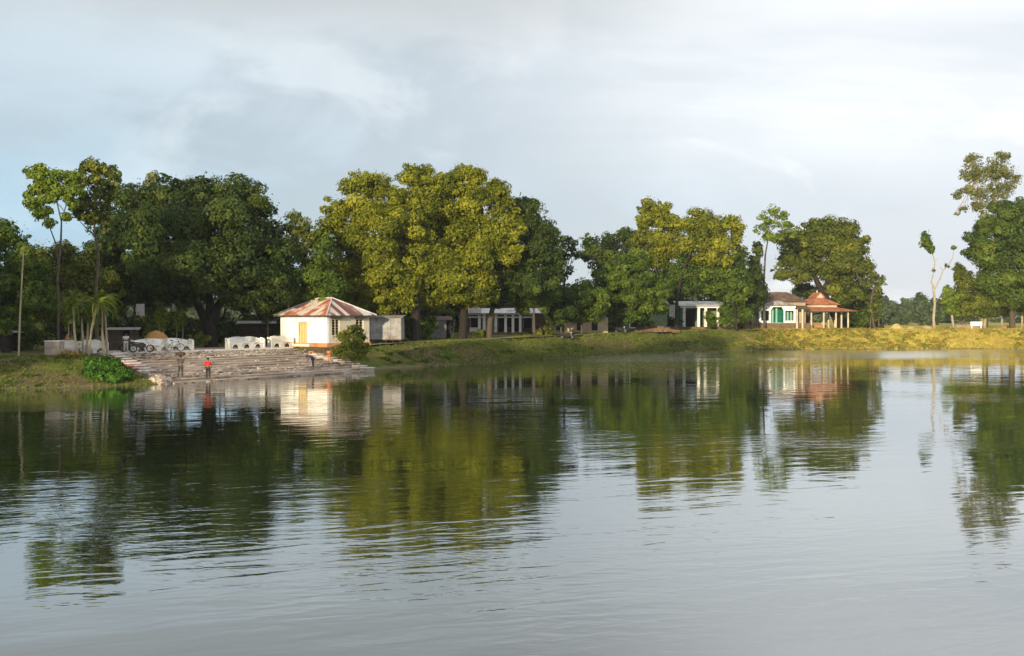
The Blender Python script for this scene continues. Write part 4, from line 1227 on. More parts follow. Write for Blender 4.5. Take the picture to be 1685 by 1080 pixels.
tree('slender_tree', 'tall tree with dense brownish tufts right of the slender stem', 160, 80,
     [(160, 276, 22, 14), (185, 285, 14, 12), (150, 298, 18, 12), (175, 305, 14, 12), (148, 345, 26, 16), (130, 350, 14, 14), (165, 355, 16, 12), (138, 325, 14, 10), (182, 325, 10, 10), (165, 320, 14, 12), (192, 300, 9, 10), (140, 300, 12, 10), (138, 282, 10, 8), (150, 362, 14, 8), (172, 340, 12, 10)],
     'leaf_olive', 'bark', .10, .28, cover=.85, fill=.5, clump=.5, thin=.06, group=GRP,
     trunk=[[(160, 575, 3), (158, 480, 2.4), (163, 420, 1.9), (156, 385, 1.5), (158, 340, 1.2)], [(158, 390, 1), (142, 375, .8), (128, 360, .5)], [(163, 400, 1), (172, 340, .7), (180, 310, .5)]])
tree('pale_tree', 'pale green tree tip showing above the big round tree', 253, 104,
     [(253, 290, 9, 9), (250, 302, 10, 10), (252, 330, 14, 20)], 'leaf_pale', 'bark', .2, .3, group=GRP)
tree('round_tree', 'huge round dark tree spreading behind the middle benches', 345, 96,
     [(215, 340, 34), (255, 320, 34, 28), (300, 318, 34, 30), (345, 315, 36, 28), (395, 322, 38, 30), (430, 340, 26, 24), (190, 375, 34), (180, 420, 34),
      (240, 375, 50, 45, -2), (310, 365, 55, 45, -3), (380, 370, 55, 45, -3), (440, 385, 36, 40), (465, 420, 30), (470, 460, 28), (200, 460, 40, 34, -1), (260, 440, 55, 45, -4),
      (330, 440, 60, 45, -5), (400, 440, 55, 45, -4), (440, 480, 40, 30, -2), (240, 490, 40, 25, -2), (300, 488, 36, 14, -2), (390, 490, 40, 16, -2), (180, 495, 30, 24)],
     'leaf_dark', 'bark_dark', .8, .32, cover=.95, group=GRP, clump=1.35,
     trunk=[[(348, 575, 13), (346, 550, 10), (342, 530, 10)], [(342, 535, 7), (325, 500, 7), (305, 470, 5)], [(345, 525, 8), (365, 495, 6), (390, 460, 4)], [(345, 520, 7), (345, 480, 5), (340, 430, 4)]])
tree('small_tree', 'grey green feathery tree between the round tree and the yellow tree', 500, 98,
     [(482, 362, 16), (478, 385, 18), (500, 375, 16), (512, 395, 18), (505, 425, 20), (525, 385, 14), (498, 400, 20)], 'leaf_olive', 'bark', .18, .28, cover=.6, fill=.5, clump=.7, group=GRP)
tree('small_tree', 'mid green tree hanging behind the white house roof', 520, 97,
     [(525, 430, 24), (520, 460, 26), (535, 400, 18), (545, 470, 24), (510, 485, 16, 12), (540, 495, 20, 14)], 'leaf_mid', 'bark', .2, .28, cover=.95, group=GRP)
# big yellow green pair
tree('yellow_tree', 'tall yellow green tree with sunlit drooping foliage right of the white house', 683, 99,
     [(560, 345, 26, 24), (590, 310, 28, 24), (620, 305, 26, 22), (648, 322, 20, 22), (550, 370, 22), (600, 350, 40, 34), (580, 400, 32, 36), (640, 365, 36, 30, -1), (630, 410, 36, 34, -1), (575, 445, 28, 26), (600, 475, 34, 24),
      (650, 460, 36, 26, -1), (640, 490, 32, 16, -1), (570, 480, 18, 16), (625, 440, 34, 26, -2), (560, 405, 18, 20), (605, 502, 24, 12), (640, 508, 24, 10), (575, 498, 14, 14), (670, 495, 18, 14, -1), (665, 400, 26, 40, 2), (655, 345, 14, 20, 2), (672, 372, 24, 26, 0), (676, 430, 24, 34, 0), (668, 330, 16, 18, 1), (690, 345, 20, 22, 1)],
     'leaf_yellow', 'bark_dark', .5, .29, cover=.95, group=GRP, sag=.5, clump=1.15,
     trunk=[[(683, 552, 9), (684, 510, 7.5), (680, 465, 7), (672, 430, 5)], [(680, 465, 4), (640, 410, 3), (600, 370, 2)], [(672, 430, 4), (650, 370, 2.5)]])
tree('yellow_tree', 'tallest yellow green tree with two raised tufts at the top', 762, 103,
     [(678, 288, 20, 18), (700, 290, 20, 16), (690, 315, 26, 22), (765, 285, 26, 18), (785, 290, 16, 16), (740, 305, 30, 22), (780, 320, 36, 28), (820, 312, 20, 20), (720, 340, 36, 28), (770, 350, 40, 30), (822, 335, 22, 24),
      (700, 370, 28, 26), (745, 385, 40, 30, 1), (800, 375, 34, 30), (712, 420, 34, 36, -4), (700, 465, 34, 30, -4), (740, 450, 34, 34, -4), (780, 430, 36, 32, -2), (745, 480, 34, 18, -3), (790, 470, 32, 26, -2), (775, 488, 22, 12, -2), (715, 488, 18, 14, -3), (830, 400, 26, 34), (845, 370, 18, 26), (680, 400, 22, 30, -3), (800, 488, 20, 14), (780, 400, 40, 34, 3), (740, 400, 34, 34, 4), (820, 440, 26, 30, 3), (725, 310, 26, 24, 3)],
     'leaf_yellow', 'bark_dark', .55, .30, cover=.92, group=GRP, sag=.5, clump=1.15,
     trunk=[[(760, 562, 9), (762, 540, 7), (764, 505, 6.5), (768, 470, 6), (760, 420, 4)], [(766, 480, 4), (790, 430, 3), (800, 380, 2)], [(760, 470, 4), (735, 430, 2.5), (715, 395, 2)]])
tree('round_tree', 'dark green dome shaped tree against the sky right of the yellow trees', 808, 112,
     [(845, 340, 24, 20), (870, 350, 26, 24), (890, 375, 24, 26), (905, 400, 22, 28), (860, 385, 34, 34), (885, 425, 34, 34), (850, 430, 34, 34), (915, 435, 18, 24), (870, 465, 34, 26), (905, 465, 20, 18), (835, 470, 24, 24), (820, 490, 24, 18)],
     'leaf_dark', 'bark', .35, .33, cover=1.0, group=GRP,
     trunk=[[(805, 562, 5.5), (806, 530, 4.5), (812, 500, 4), (830, 460, 3.5)], [(812, 500, 3), (860, 440, 2)]])
tree('sparse_tree', 'wispy dark tree reaching into the sky gap', 925, 118,
     [(930, 398, 12), (940, 415, 11, 9), (925, 425, 12), (938, 445, 9, 8), (925, 455, 10), (944, 400, 7), (948, 422, 5)], 'leaf_dark', 'bark_dark', .15, .3, cover=.55, fill=.2, clump=.5, thin=.07, group=GRP)
tree('small_tree', 'low bright leaved tree before the pillared building roof', 880, 113,
     [(850, 465, 20, 16), (880, 462, 22, 16), (905, 462, 18, 14), (840, 490, 20, 14), (875, 490, 26, 16), (908, 485, 16, 16), (862, 508, 14, 8), (898, 508, 10, 8)],
     'leaf_mid', 'bark', .12, .28, cover=.85, fill=.5, clump=.7, group=GRP, offs=6,
     trunk=[[(880, 562, 2), (879, 530, 1.8), (878, 500, 1.5)]])
tree('small_tree', 'small dark reddish green tree with a short pale stem at the beige building', 923, 114,
     [(918, 500, 18, 16), (910, 520, 14, 12), (930, 515, 20, 16), (945, 490, 22, 20), (922, 530, 14, 6)], 'leaf_dark', 'bark', .1, .28, cover=.95, group=GRP, offs=5.5,
     trunk=[[(924, 565, 1.6), (923, 535, 1.4), (923, 515, 1.2)]])
tree('small_tree', 'bushy green tree with arching sprays right of the beige wall', 958, 117,
     [(960, 485, 24, 20), (940, 505, 20, 18), (970, 510, 26, 20), (985, 490, 20, 20), (950, 522, 16, 8)], 'leaf_mid', 'bark', .12, .28, cover=.9, sag=.5, group=GRP, offs=6,
     trunk=[[(958, 562, 2), (957, 535, 1.7), (960, 505, 1.4)]])
tree('round_tree', 'dark open crowned tree behind the layered spreading tree', 1010, 150,
     [(975, 400, 20, 16), (1000, 395, 22, 14), (1030, 395, 22, 18), (965, 420, 14, 14), (990, 425, 26, 20), (1020, 425, 28, 22), (1048, 410, 20, 24)], 'leaf_dark', 'bark_dark', .3, .42, cover=.8, clump=1.2, group=GRP)
tree('spreading_tree', 'layered spreading tree with flat horizontal sprays', 1022, 133,
     [(1030, 440, 38, 10), (1000, 455, 34, 9), (1060, 458, 34, 9), (1030, 470, 50, 10), (985, 482, 26, 8), (1075, 484, 30, 9), (1035, 495, 48, 9), (995, 508, 26, 7), (1070, 508, 32, 8), (1035, 520, 34, 7), (1090, 470, 22, 9), (1045, 425, 26, 10), (1050, 482, 40, 12)],
     'leaf_mid', 'bark', .22, .34, cover=1.0, clump=.75, group=GRP, fill=1.2, trunk=[[(1020, 563, 3), (1021, 535, 2.6), (1024, 500, 2.2), (1032, 460, 1.5)]])
tree('yellow_tree', 'tree with a high yellow tuft above the layered tree', 1085, 146,
     [(1068, 340, 18, 16), (1088, 343, 16, 10), (1062, 362, 16, 14), (1085, 362, 22, 18), (1105, 372, 22, 18), (1060, 395, 24, 20), (1090, 395, 28, 24), (1115, 410, 24, 24), (1080, 425, 28, 20)],
     'leaf_yellow', 'bark', .28, .38, cover=.95, clump=1.0, group=GRP)
tree('yellow_tree', 'yellow topped drooping tree with a slim straight dark trunk', 1113, 141,
     [(1150, 355, 20, 16), (1135, 368, 20, 16), (1168, 370, 20, 16), (1195, 365, 20, 14), (1212, 378, 16, 16), (1150, 395, 32, 26), (1185, 400, 26, 26), (1210, 398, 14, 14), (1165, 420, 22, 18), (1190, 428, 14, 14)],
     'leaf_yellow', 'bark_dark', .26, .38, cover=.95, clump=1.0, sag=.5, group=GRP,
     trunk=[[(1113, 563, 3.4), (1113, 530, 3.0), (1114, 490, 2.8), (1122, 450, 2.4), (1140, 410, 2)]])
tree('broadleaf_tree', 'mid green tree hanging above the green and white building', 1150, 142,
     [(1125, 440, 26, 26), (1155, 445, 28, 26), (1110, 455, 18, 22), (1185, 450, 26, 26), (1120, 466, 24, 18), (1150, 468, 28, 16), (1200, 470, 24, 26), (1215, 430, 18, 26), (1105, 478, 14, 12), (1168, 478, 22, 10), (1222, 470, 16, 28)],
     'leaf_mid', 'bark_dark', .25, .38, cover=.95, clump=1.0, sag=.6, group=GRP, trunk=[[(1212, 558, 2.5), (1210, 510, 2.2), (1200, 470, 1.8)]])
tree('dark_tree', 'dark creeper covered tree left of the teal house', 1236, 148,
     [(1246, 410, 7, 16), (1243, 435, 12, 16), (1235, 455, 18, 20), (1240, 480, 20, 22), (1228, 500, 18, 20), (1248, 495, 14, 16), (1222, 480, 12, 18)], 'leaf_dark', 'bark_dark', .2, .40, cover=1.1, clump=.9, group=GRP)
tree('slender_tree', 'slim airy tree with a light sparse crown between two denser trees', 1262, 150,
     [(1272, 345, 12, 8), (1255, 356, 12, 8), (1285, 355, 12, 9), (1265, 372, 16, 9), (1290, 372, 12, 9), (1300, 385, 9, 9), (1262, 390, 13, 9), (1248, 378, 8, 8), (1278, 393, 10, 7)],
     'leaf_bright', 'bark', .10, .36, cover=.7, fill=.1, clump=.6, thin=.08, group=GRP,
     trunk=[[(1258, 558, 2.2), (1256, 480, 1.8), (1259, 420, 1.4), (1265, 385, 1)]])
tree('round_tree', 'large domed tree arching over the red roofed pavilion', 1352, 160,
     [(1360, 375, 28, 16), (1335, 382, 26, 18), (1385, 385, 26, 20), (1305, 400, 26, 22), (1340, 405, 36, 26), (1385, 412, 36, 28), (1412, 410, 22, 26), (1425, 435, 14, 16), (1300, 430, 24, 22), (1335, 435, 28, 20), (1370, 440, 36, 28), (1405, 445, 28, 28), (1290, 450, 18, 16), (1315, 455, 18, 14), (1380, 475, 30, 24), (1410, 480, 18, 20)],
     'leaf_olive', 'bark_dark', .55, .42, cover=1.0, clump=1.25, group=GRP,
     trunk=[[(1385, 548, 8), (1370, 510, 7), (1352, 480, 6), (1340, 455, 4)], [(1352, 480, 4), (1375, 440, 3)]])
tree('dark_tree', 'very dark low tree under the arch of the domed tree', 1322, 166,
     [(1320, 470, 14, 8), (1335, 478, 14, 8), (1312, 482, 12, 8), (1340, 490, 16, 8), (1395, 500, 16, 22), (1415, 505, 14, 20), (1378, 505, 12, 18)], 'leaf_dark', 'bark_dark', .2, .4, cover=.7, clump=.8, group=GRP)
tree('pruned_tree', 'crooked pale tree with a curved bare limb right of the pavilion', 1437, 149,
     [(1436, 456, 9, 9), (1430, 468, 11, 7), (1446, 466, 10, 8), (1452, 458, 5, 5), (1443, 480, 7, 9), (1430, 505, 6, 12), (1447, 505, 5, 10), (1405, 425, 5, 8), (1407, 440, 3, 8), (1440, 495, 5, 10), (1438, 520, 5, 9)], 'leaf_olive', 'bark', .14, .34, cover=.8, fill=.3, clump=.5, limbs=False, group=GRP,
     trunk=[[(1439, 545, 2.5), (1435, 515, 2.1), (1433, 495, 1.9), (1437, 475, 1.6), (1430, 470, 1.3), (1420, 467, 1.2), (1411, 455, 1.1), (1406, 438, .9), (1405, 420, .4)], [(1413, 458, .6), (1402, 450, .2)], [(1434, 498, .8), (1444, 485, .3)], [(1437, 478, 1.8), (1446, 462, 1.2)], [(1432, 545, 1.4), (1433, 520, 1.2)], [(1446, 545, 1.4), (1446, 522, 1.2)]])
tree('half_bare_tree', 'half bare forked tree with one leafy tuft high on the left', 1537, 150,
     [(1521, 388, 8, 8), (1523, 400, 9, 9), (1532, 411, 7, 7), (1528, 406, 7, 8), (1536, 445, 2.5, 3), (1569, 407, 4, 4), (1557, 437, 3, 3)], 'leaf_mid', 'bark_pale', .12, .32, cover=1.0, fill=.9, clump=.6, limbs=False, group=GRP,
     trunk=[[(1538, 545, 2.7), (1536, 525, 2.2), (1538, 500, 2.1), (1536, 476, 1.8), (1535, 470, 1.3), (1532, 464, 1.0), (1536, 450, .9), (1538, 432, .8), (1533, 415, .7), (1527, 403, .5)], [(1536, 450, .5), (1530, 443, .2)], [(1537, 433, .5), (1543, 424, .2)], [(1551, 446, .6), (1546, 438, .2)], [(1560, 437, .6), (1566, 441, .2)], [(1538, 500, .7), (1546, 488, .2)],
            [(1538, 476, 1.3), (1547, 458, 1.0), (1551, 446, .9), (1560, 437, .8), (1567, 425, .6), (1569, 412, .5), (1577, 405, .25)]])
tree('young_tree', 'bright light green young tree on the sunny bank', 1567, 156,
     [(1562, 480, 10, 10), (1558, 495, 10, 10), (1568, 492, 10, 12), (1562, 508, 12, 10), (1570, 512, 9, 8)], 'leaf_bright', 'bark_pale', .14, .32, cover=1.0, clump=.6, group=GRP,
     trunk=[[(1570, 548, 2.2), (1567, 525, 1.9), (1564, 500, 1.4)]])
tree('eucalyptus_tree', 'very tall airy tree with pale trunk towering at the right', 1622, 168,
     [(1600, 265, 16, 12), (1590, 285, 14, 14), (1612, 285, 16, 16), (1645, 262, 18, 10), (1655, 285, 16, 16), (1635, 285, 14, 18), (1575, 320, 9, 10), (1598, 315, 16, 14), (1625, 315, 18, 18), (1650, 312, 16, 16), (1585, 345, 8, 6), (1610, 340, 14, 10), (1672, 295, 8, 9), (1574, 352, 4, 4), (1640, 340, 16, 10)],
     'leaf_airy', 'bark_pale', .22, .34, cover=.50, fill=.30, clump=.6, thin=.1, group=GRP, sag=.4,
     trunk=[[(1622, 545, 3.6), (1624, 480, 3.0), (1622, 420, 2.6), (1616, 365, 2.3), (1612, 330, 1.8), (1605, 295, 1.2)], [(1616, 365, 1.8), (1635, 330, 1.4), (1645, 285, 1)]])
tree('round_tree', 'big dense round tree cut by the right edge of the view', 1665, 156,
     [(1650, 350, 24, 18), (1680, 350, 28, 20), (1625, 370, 24, 20), (1610, 395, 22, 22), (1655, 390, 40, 32), (1700, 380, 40, 36), (1625, 420, 34, 28), (1675, 430, 44, 34), (1720, 420, 40, 40), (1640, 455, 36, 26), (1690, 465, 40, 28), (1730, 470, 40, 30), (1660, 485, 36, 20)],
     'leaf_mid', 'bark', .45, .42, cover=1.0, clump=1.25, group=GRP,
     trunk=[[(1666, 548, 5), (1665, 515, 4.4), (1664, 490, 4)], [(1664, 495, 3), (1690, 450, 2)]])
tree('broadleaf_tree', 'olive tree under the eucalyptus with a pale lit stem', 1622, 158,
     [(1577, 445, 8, 14), (1585, 462, 14, 16), (1602, 470, 20, 20), (1580, 485, 16, 16), (1610, 495, 24, 18), (1590, 508, 22, 14), (1636, 500, 22, 16), (1622, 512, 22, 10)], 'leaf_olive', 'bark_pale', .2, .38, cover=1.0, clump=.9, group=GRP,
     trunk=[[(1620, 548, 2.8), (1621, 525, 2.4), (1619, 500, 2)]])
# pale stems of the grove at the far right
for px, D, lab in ((1648, 163, 'slim stem in the grove just left of the thick one'), (1681, 165, 'pale stem in the grove at the frame edge'), (1600, 170, 'thin pale stem behind the white board')):
    tree('grove_tree', 'olive grove tree, ' + lab, px, D, [(px - 6, 500, 16, 14), (px + 8, 508, 15, 12), (px, 488, 16, 12)], 'leaf_olive', 'bark_pale', .13, .38, cover=.8, clump=.8, group=GRP,
         trunk=[[(px, 548, 2), (px + 1, 525, 1.7), (px, 500, 1.4)]])

# background trees that close the view under the crowns
bgt = [(-60, 100, 430, 'leaf_dark', 'at the far left frame edge'), (20, 104, 440, 'leaf_mid', 'behind the bamboo pole'), (90, 106, 430, 'leaf_dark', 'behind the palm clump'), (150, 108, 420, 'leaf_mid', 'behind the dark shack'),
       (215, 110, 400, 'leaf_dark', 'behind the left half of the round tree'), (285, 110, 390, 'leaf_dark', 'behind the thin bamboo stems'), (360, 112, 390, 'leaf_dark', 'behind the forked trunk'), (430, 112, 400, 'leaf_dark', 'behind the long dark shed'),
       (490, 110, 440, 'leaf_mid', 'behind the short pale pole'), (560, 116, 440, 'leaf_dark', 'behind the white house'), (630, 118, 430, 'leaf_dark', 'behind the stilted tin shed'), (700, 136, 440, 'leaf_olive', 'behind the small tin shed'),
       (770, 138, 430, 'leaf_dark', 'behind the upper grey room'), (850, 138, 450, 'leaf_mid', 'behind the pillared building'), (915, 142, 470, 'leaf_mid', 'behind the beige building'), (985, 158, 462, 'leaf_dark', 'behind the spreading tree'),
       (1050, 160, 445, 'leaf_dark', 'behind the green cottage'), (1110, 162, 440, 'leaf_dark', 'behind the slim dark trunk'), (1170, 164, 440, 'leaf_mid', 'behind the green building'), (1225, 166, 455, 'leaf_dark', 'left behind the teal house'),
       (1415, 172, 470, 'leaf_dark', 'behind the right end of the pavilion')]
for px, D, ty, lm, lab in bgt:
    r = 60 * 100 / D
    lobes = [(px - r * .5, ty + 20, r * .55, 24), (px + r * .45, ty + 18, r * .5, 22), (px, ty + 45, r * .9, 34), (px - r * .5, ty + 80, r * .6, 30), (px + r * .5, ty + 80, r * .6, 30), (px, 540, r * .8, 22)]
    lobes = [q for q in lobes if q[1] < 552]
    tree('background_tree', 'dim background tree ' + lab, px, D, lobes, lm, 'bark_dark', .25, .50, cover=.75, clump=1.3, group='dim trees closing the view behind', fill=1.0)

# thin bamboo and saplings behind the benches
for px, D, ty, lab in ((262, 93, 495, 'left of the straw stack top'), (268, 93, 510, 'straight above the straw stack'), (290, 94, 515, 'right of the straw stack'), (300, 95, 505, 'leafy one between straw stack and big trunk'), (246, 94, 520, 'low one before the hung board'), (440, 99, 500, 'left of the white house'), (112, 84, 500, 'behind the left bench')):
    tree('sapling', 'thin pale stemmed sapling, ' + lab, px, D, [(px - 3, ty + 4, 7, 8), (px + 4, ty + 12, 7, 10), (px - 2, ty + 25, 8, 9)], 'leaf_bright' if px != 440 else 'leaf_olive', 'bark_pale', .05, .26, cover=.55, fill=.2, clump=.4, thin=.04,
         trunk=[[(px, 575, 1.0), (px + 1, 545, .9), (px - 1, ty, .6)]], group='thin saplings behind the benches', cat='sapling')

# ------------------------------------------------------------------ bushes
def bush(name, label, px, D, lobes, lm, leaf=.22, cover=1.0, clump=.45, cat='bush', group=None):
    b = G(px, D); L = [(P(q[0], q[1], D + (q[4] if len(q) > 4 else 0)) - b, (q[2] * D / F, q[2] * D / F * .8, (q[3] if len(q) > 3 and q[3] else q[2]) * D / F)) for q in lobes]
    V, t = crown_arrays(L, leaf, cover, clump=clump)
    global LEAFCOUNT; LEAFCOUNT += len(V)
    root = thing(name, label, cat, b, 0, group)
    mb = MB()
    for c, r in L: limb(mb, (random.uniform(-.2, .2), 0, -.1), c, .03, .01)
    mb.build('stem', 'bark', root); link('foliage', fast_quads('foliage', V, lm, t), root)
    return root
bush('leafy_bush', 'lush deep green bush at the left foot of the steps', 175, 69.0, [(150, 600, 15, 12, 1), (172, 598, 18, 13, 1), (192, 606, 18, 14), (205, 617, 13, 11), (165, 615, 18, 13), (185, 622, 20, 9, -.5), (150, 614, 14, 10)], 'leaf_bush', .20, 1.0)
bush('yellow_shrub', 'low yellowish shrub at the foot of the left bench', 112, 72, [(103, 584, 8, 6), (118, 585, 10, 6), (132, 586, 8, 5)], 'leaf_dry', .16, .9, .3)
bush('pale_shrub', 'tall pale green shrub against the side wall of the white house', 577, 86.5, [(580, 545, 13, 12), (565, 556, 13, 12), (592, 556, 12, 11), (575, 568, 20, 12), (598, 573, 14, 10), (560, 578, 14, 11), (583, 584, 20, 10)], 'leaf_olive', .19, .75, .4)
bush('green_bush', 'rounded bush between the stilted shed and the small tin shed', 690, 108, [(680, 535, 14, 14), (700, 540, 16, 14), (712, 530, 9, 10), (690, 550, 20, 9)], 'leaf_mid', .24, .9, .6)
bush('green_bush', 'round clipped bush left of the bamboo stakes', 1210, 144.5, [(1195, 510, 14, 14), (1215, 505, 16, 14), (1228, 518, 12, 12), (1205, 525, 18, 12), (1190, 528, 10, 8)], 'leaf_mid', .32, 1.0, .8)
for px, py, D, rr, lm, lab in ((655, 545, 112, 15, 'leaf_mid', 'dark green bush right behind the stilted shed'), (790, 552, 117, 9, 'leaf_olive', 'low bush between the two thick trunks'), (897, 548, 121, 11, 'leaf_olive', 'low olive bush at the right end of the pillared building'),
                               (1062, 540, 141, 12, 'leaf_mid', 'bush growing over the brick heap'), (1010, 540, 139, 14, 'leaf_olive', 'bush left of the green cottage window'),
                               (1425, 528, 158, 12, 'leaf_mid', 'bush between the pavilion and the crooked pale tree'), (60, 560, 86, 18, 'leaf_mid', 'dim bush between the bamboo pole and the cement pillar'), (330, 560, 92, 12, 'leaf_olive', 'small bush beside the forked trunk')):
    bush('green_bush', lab, px, D, [(px - rr * .6, py, rr * .8, rr * .7), (px + rr * .6, py - 2, rr * .8, rr * .7), (px, py - rr * .5, rr * .8, rr * .6)], lm, .24, .9, .5)
bush('dark_bush', 'dark bush in the corner by the green building posts', 1170, 146.0, [(1168, 520, 7, 12), (1170, 532, 8, 9)], 'leaf_mid', .30, 1.0, .5)
# weeds along the middle bank
rb = random.Random(3); NW = {}
for k, (px, py) in enumerate(sorted([(632, 592), (652, 598), (668, 590), (700, 596), (716, 588), (735, 592), (640, 584), (690, 582), (806, 580), (834, 582), (876, 576), (900, 578), (622, 580), (946, 570), (968, 574), (1060, 566), (1128, 566), (1330, 560), (1360, 556), (1390, 561), (1475, 563), (1540, 559), (1610, 561), (1655, 563), (1500, 553), (1430, 557)])):
    # find the place on the slope that shows at this pixel
    Db = 80.0
    for q in range(200):
        x = X_at(px, Db)
        if pz(py, Db) <= g1(x, Db): break
        Db += .5
    s = rb.uniform(.8, 1.25); u = 1600 / Db * .35 * s
    near = ['the white house', 'the tin sheds', 'the tree trunks', 'the pillared building', 'the small trees', 'the green cottage', 'the red pavilion', 'the half bare tree', 'the white board'][0 if px < 650 else 1 if px < 720 else 2 if px < 820 else 3 if px < 905 else 4 if px < 1000 else 5 if px < 1200 else 6 if px < 1440 else 7 if px < 1560 else 8]
    NW.setdefault(near, 0); NW[near] += 1
    bush('bank_weed', '%s weed on the bank below %s, %s' % ('dry straw coloured' if px > 1280 else 'green broad leaved', near, ['leftmost', 'second from the left', 'third from the left', 'fourth from the left', 'rightmost', 'last'][NW[near] - 1]), px, Db,
         [(px - u * .6, py - u * .25, u * .8, u * .6), (px + u * .6, py - u * .3, u * .8, u * .6)], 'leaf_dry' if px > 1280 and k % 3 else ('leaf_olive' if k % 2 else 'leaf_mid'), .20 if px < 1000 else .26, .8, .3, cat='weed', group='weeds on the pond bank below ' + near)

# ------------------------------------------------------------------ grass
def scatter_grass(n, xlo, xhi, ylo, yhi, dmin, dmax, hgt):
    x = rng.uniform(xlo, xhi, n * 4); y = rng.uniform(ylo, yhi, n * 4); d = sdist(x, y)
    lxx = (x - GA.x) * GU.x + (y - GA.y) * GU.y; lyy = (x - GA.x) * GN.x + (y - GA.y) * GN.y
    ok = (d > dmin) & (d < dmax) & ~((lxx > -1) & (lxx < 28.5) & (lyy > -1) & (lyy < 19)) & (np.abs(x / y) < .62)
    ok &= (wob(x * .8, y * .8) + rng.normal(0, .5, len(x))) > -.35
    x = x[ok][:n]; y = y[ok][:n]; z = gz(x, y); m = len(x)
    p = np.stack([x, y, z], 1); a = rng.uniform(0, 2 * np.pi, m); hh = hgt * rng.uniform(.4, 1.4, m) * np.where(x > 38, 1.25, 1)
    wv = .045 + .0007 * y; side = np.stack([np.cos(a) * wv, np.sin(a) * wv * .3, np.zeros(m)], 1)
    lean = np.stack([rng.normal(0, .35, m) * hh, rng.normal(0, .3, m) * hh, hh], 1)
    V = np.stack([p - side, p + side, p + lean * .6 + side * .7, p + lean], 1)
    t = np.clip(rng.normal(.42, .2, m) + np.where(x > 38, .35, 0), 0, 1)
    return V, t
VA, TA = scatter_grass(30000, -50, 5, 60, 112, .1, 11, .11)
VB, TB = scatter_grass(22000, 0, 42, 98, 160, .1, 12, .13)
VC, TC = scatter_grass(24000, 37, 88, 98, 160, .1, 10, .17)
tag(link('dry_grass', fast_quads('dry_grass', VC, 'leaf_dry', TC)), 'dry straw yellow growth on the sunny far bank', 'grass', kind='stuff')
g = link('grass', fast_quads('grass', np.concatenate([VA, VB]), 'blade', np.concatenate([TA, TB])))
tag(g, 'short rough grass covering the pond banks', 'grass', kind='stuff')
def cover(n, xlo, xhi, ylo, yhi, dmin, dmax, m, label, name, big=1.0):
    x = rng.uniform(xlo, xhi, n * 12); y = rng.uniform(ylo, yhi, n * 12); d = sdist(x, y)
    lxx = (x - GA.x) * GU.x + (y - GA.y) * GU.y; lyy = (x - GA.x) * GN.x + (y - GA.y) * GN.y
    ok = (d > dmin) & (d < dmax) & ~((lxx > -1.5) & (lxx < 28.5) & (lyy > -1) & (lyy < 19)) & (np.abs(x / y) < .60)
    ok &= wob(x * .45 + 9, y * .45) + rng.normal(0, .28, len(x)) > .12
    x = x[ok][:n]; y = y[ok][:n]; z = gz(x, y); Ps, Ns, Ss, Ts = [], [], [], []
    for i in range(len(x)):
        rr = rng.uniform(.12, .42) * big; k = int(14 + 70 * rr); u = unit(k); u[:, 2] = np.abs(u[:, 2])
        Ps.append(np.array([x[i], y[i], z[i]]) + u * rr * np.array([1.3, 1, .75]) * rng.uniform(.5, 1.05, (k, 1)))
        nn = u + rng.normal(size=(k, 3)) * .5; Ns.append(nn / np.linalg.norm(nn, axis=1)[:, None]); Ss.append(rng.uniform(.08, .22, k) * big)
        Ts.append(np.clip(rng.normal(.5, .2, k) + rng.normal(0, .2), 0, 1))
    V = leaves(np.concatenate(Ps), np.concatenate(Ns), np.concatenate(Ss), .5)
    tag(link(name, fast_quads(name, V, m, np.concatenate(Ts))), label, 'ground cover', kind='stuff')
cover(520, -50, 40, 60, 150, .2, 9, 'leaf_mid', 'green low ground cover on the pond bank', 'green_ground_cover')
cover(380, -50, 45, 60, 150, .5, 10, 'leaf_olive', 'olive low ground cover on the pond bank', 'olive_ground_cover')
cover(120, -20, 10, 85, 112, .1, 3, 'leaf_bush', 'bright waterside plants below the tin sheds', 'waterside_plants', 1.1)
cover(620, 36, 88, 130, 160, .4, 9, 'leaf_dry', 'dry straw coloured tussocks on the far bank', 'dry_tussocks', 1.35)
cover(260, 36, 88, 130, 160, .1, 6, 'leaf_bright', 'yellow green tussocks on the far bank', 'green_tussocks', 1.2)
# floating weed specks
n = 1500; yp = rng.uniform(588, 614, n) ; xp = rng.normal(1130, 130, n); Dn = H * F / (yp - HY); X = (xp - 842.5) / F * Dn
ok = (sdist(X, Dn) < -1.0) & (rng.random(n) < .8)
X = X[ok]; Dn = Dn[ok]; m = len(X); s = rng.uniform(.05, .16, m)
c = np.stack([X, Dn, np.full(m, .012)], 1); o1 = np.stack([s, s * .3, np.zeros(m)], 1); o2 = np.stack([-s * .3, s * 1.3, rng.uniform(0, .03, m)], 1)
fw = link('floating_weed', fast_quads('floating_weed', np.stack([c - o1, c - o2, c + o1, c + o2], 1), 'leaf_olive', rng.random(m)))
tag(fw, 'specks of floating weed on the water near the far bank', 'water weed', kind='stuff')

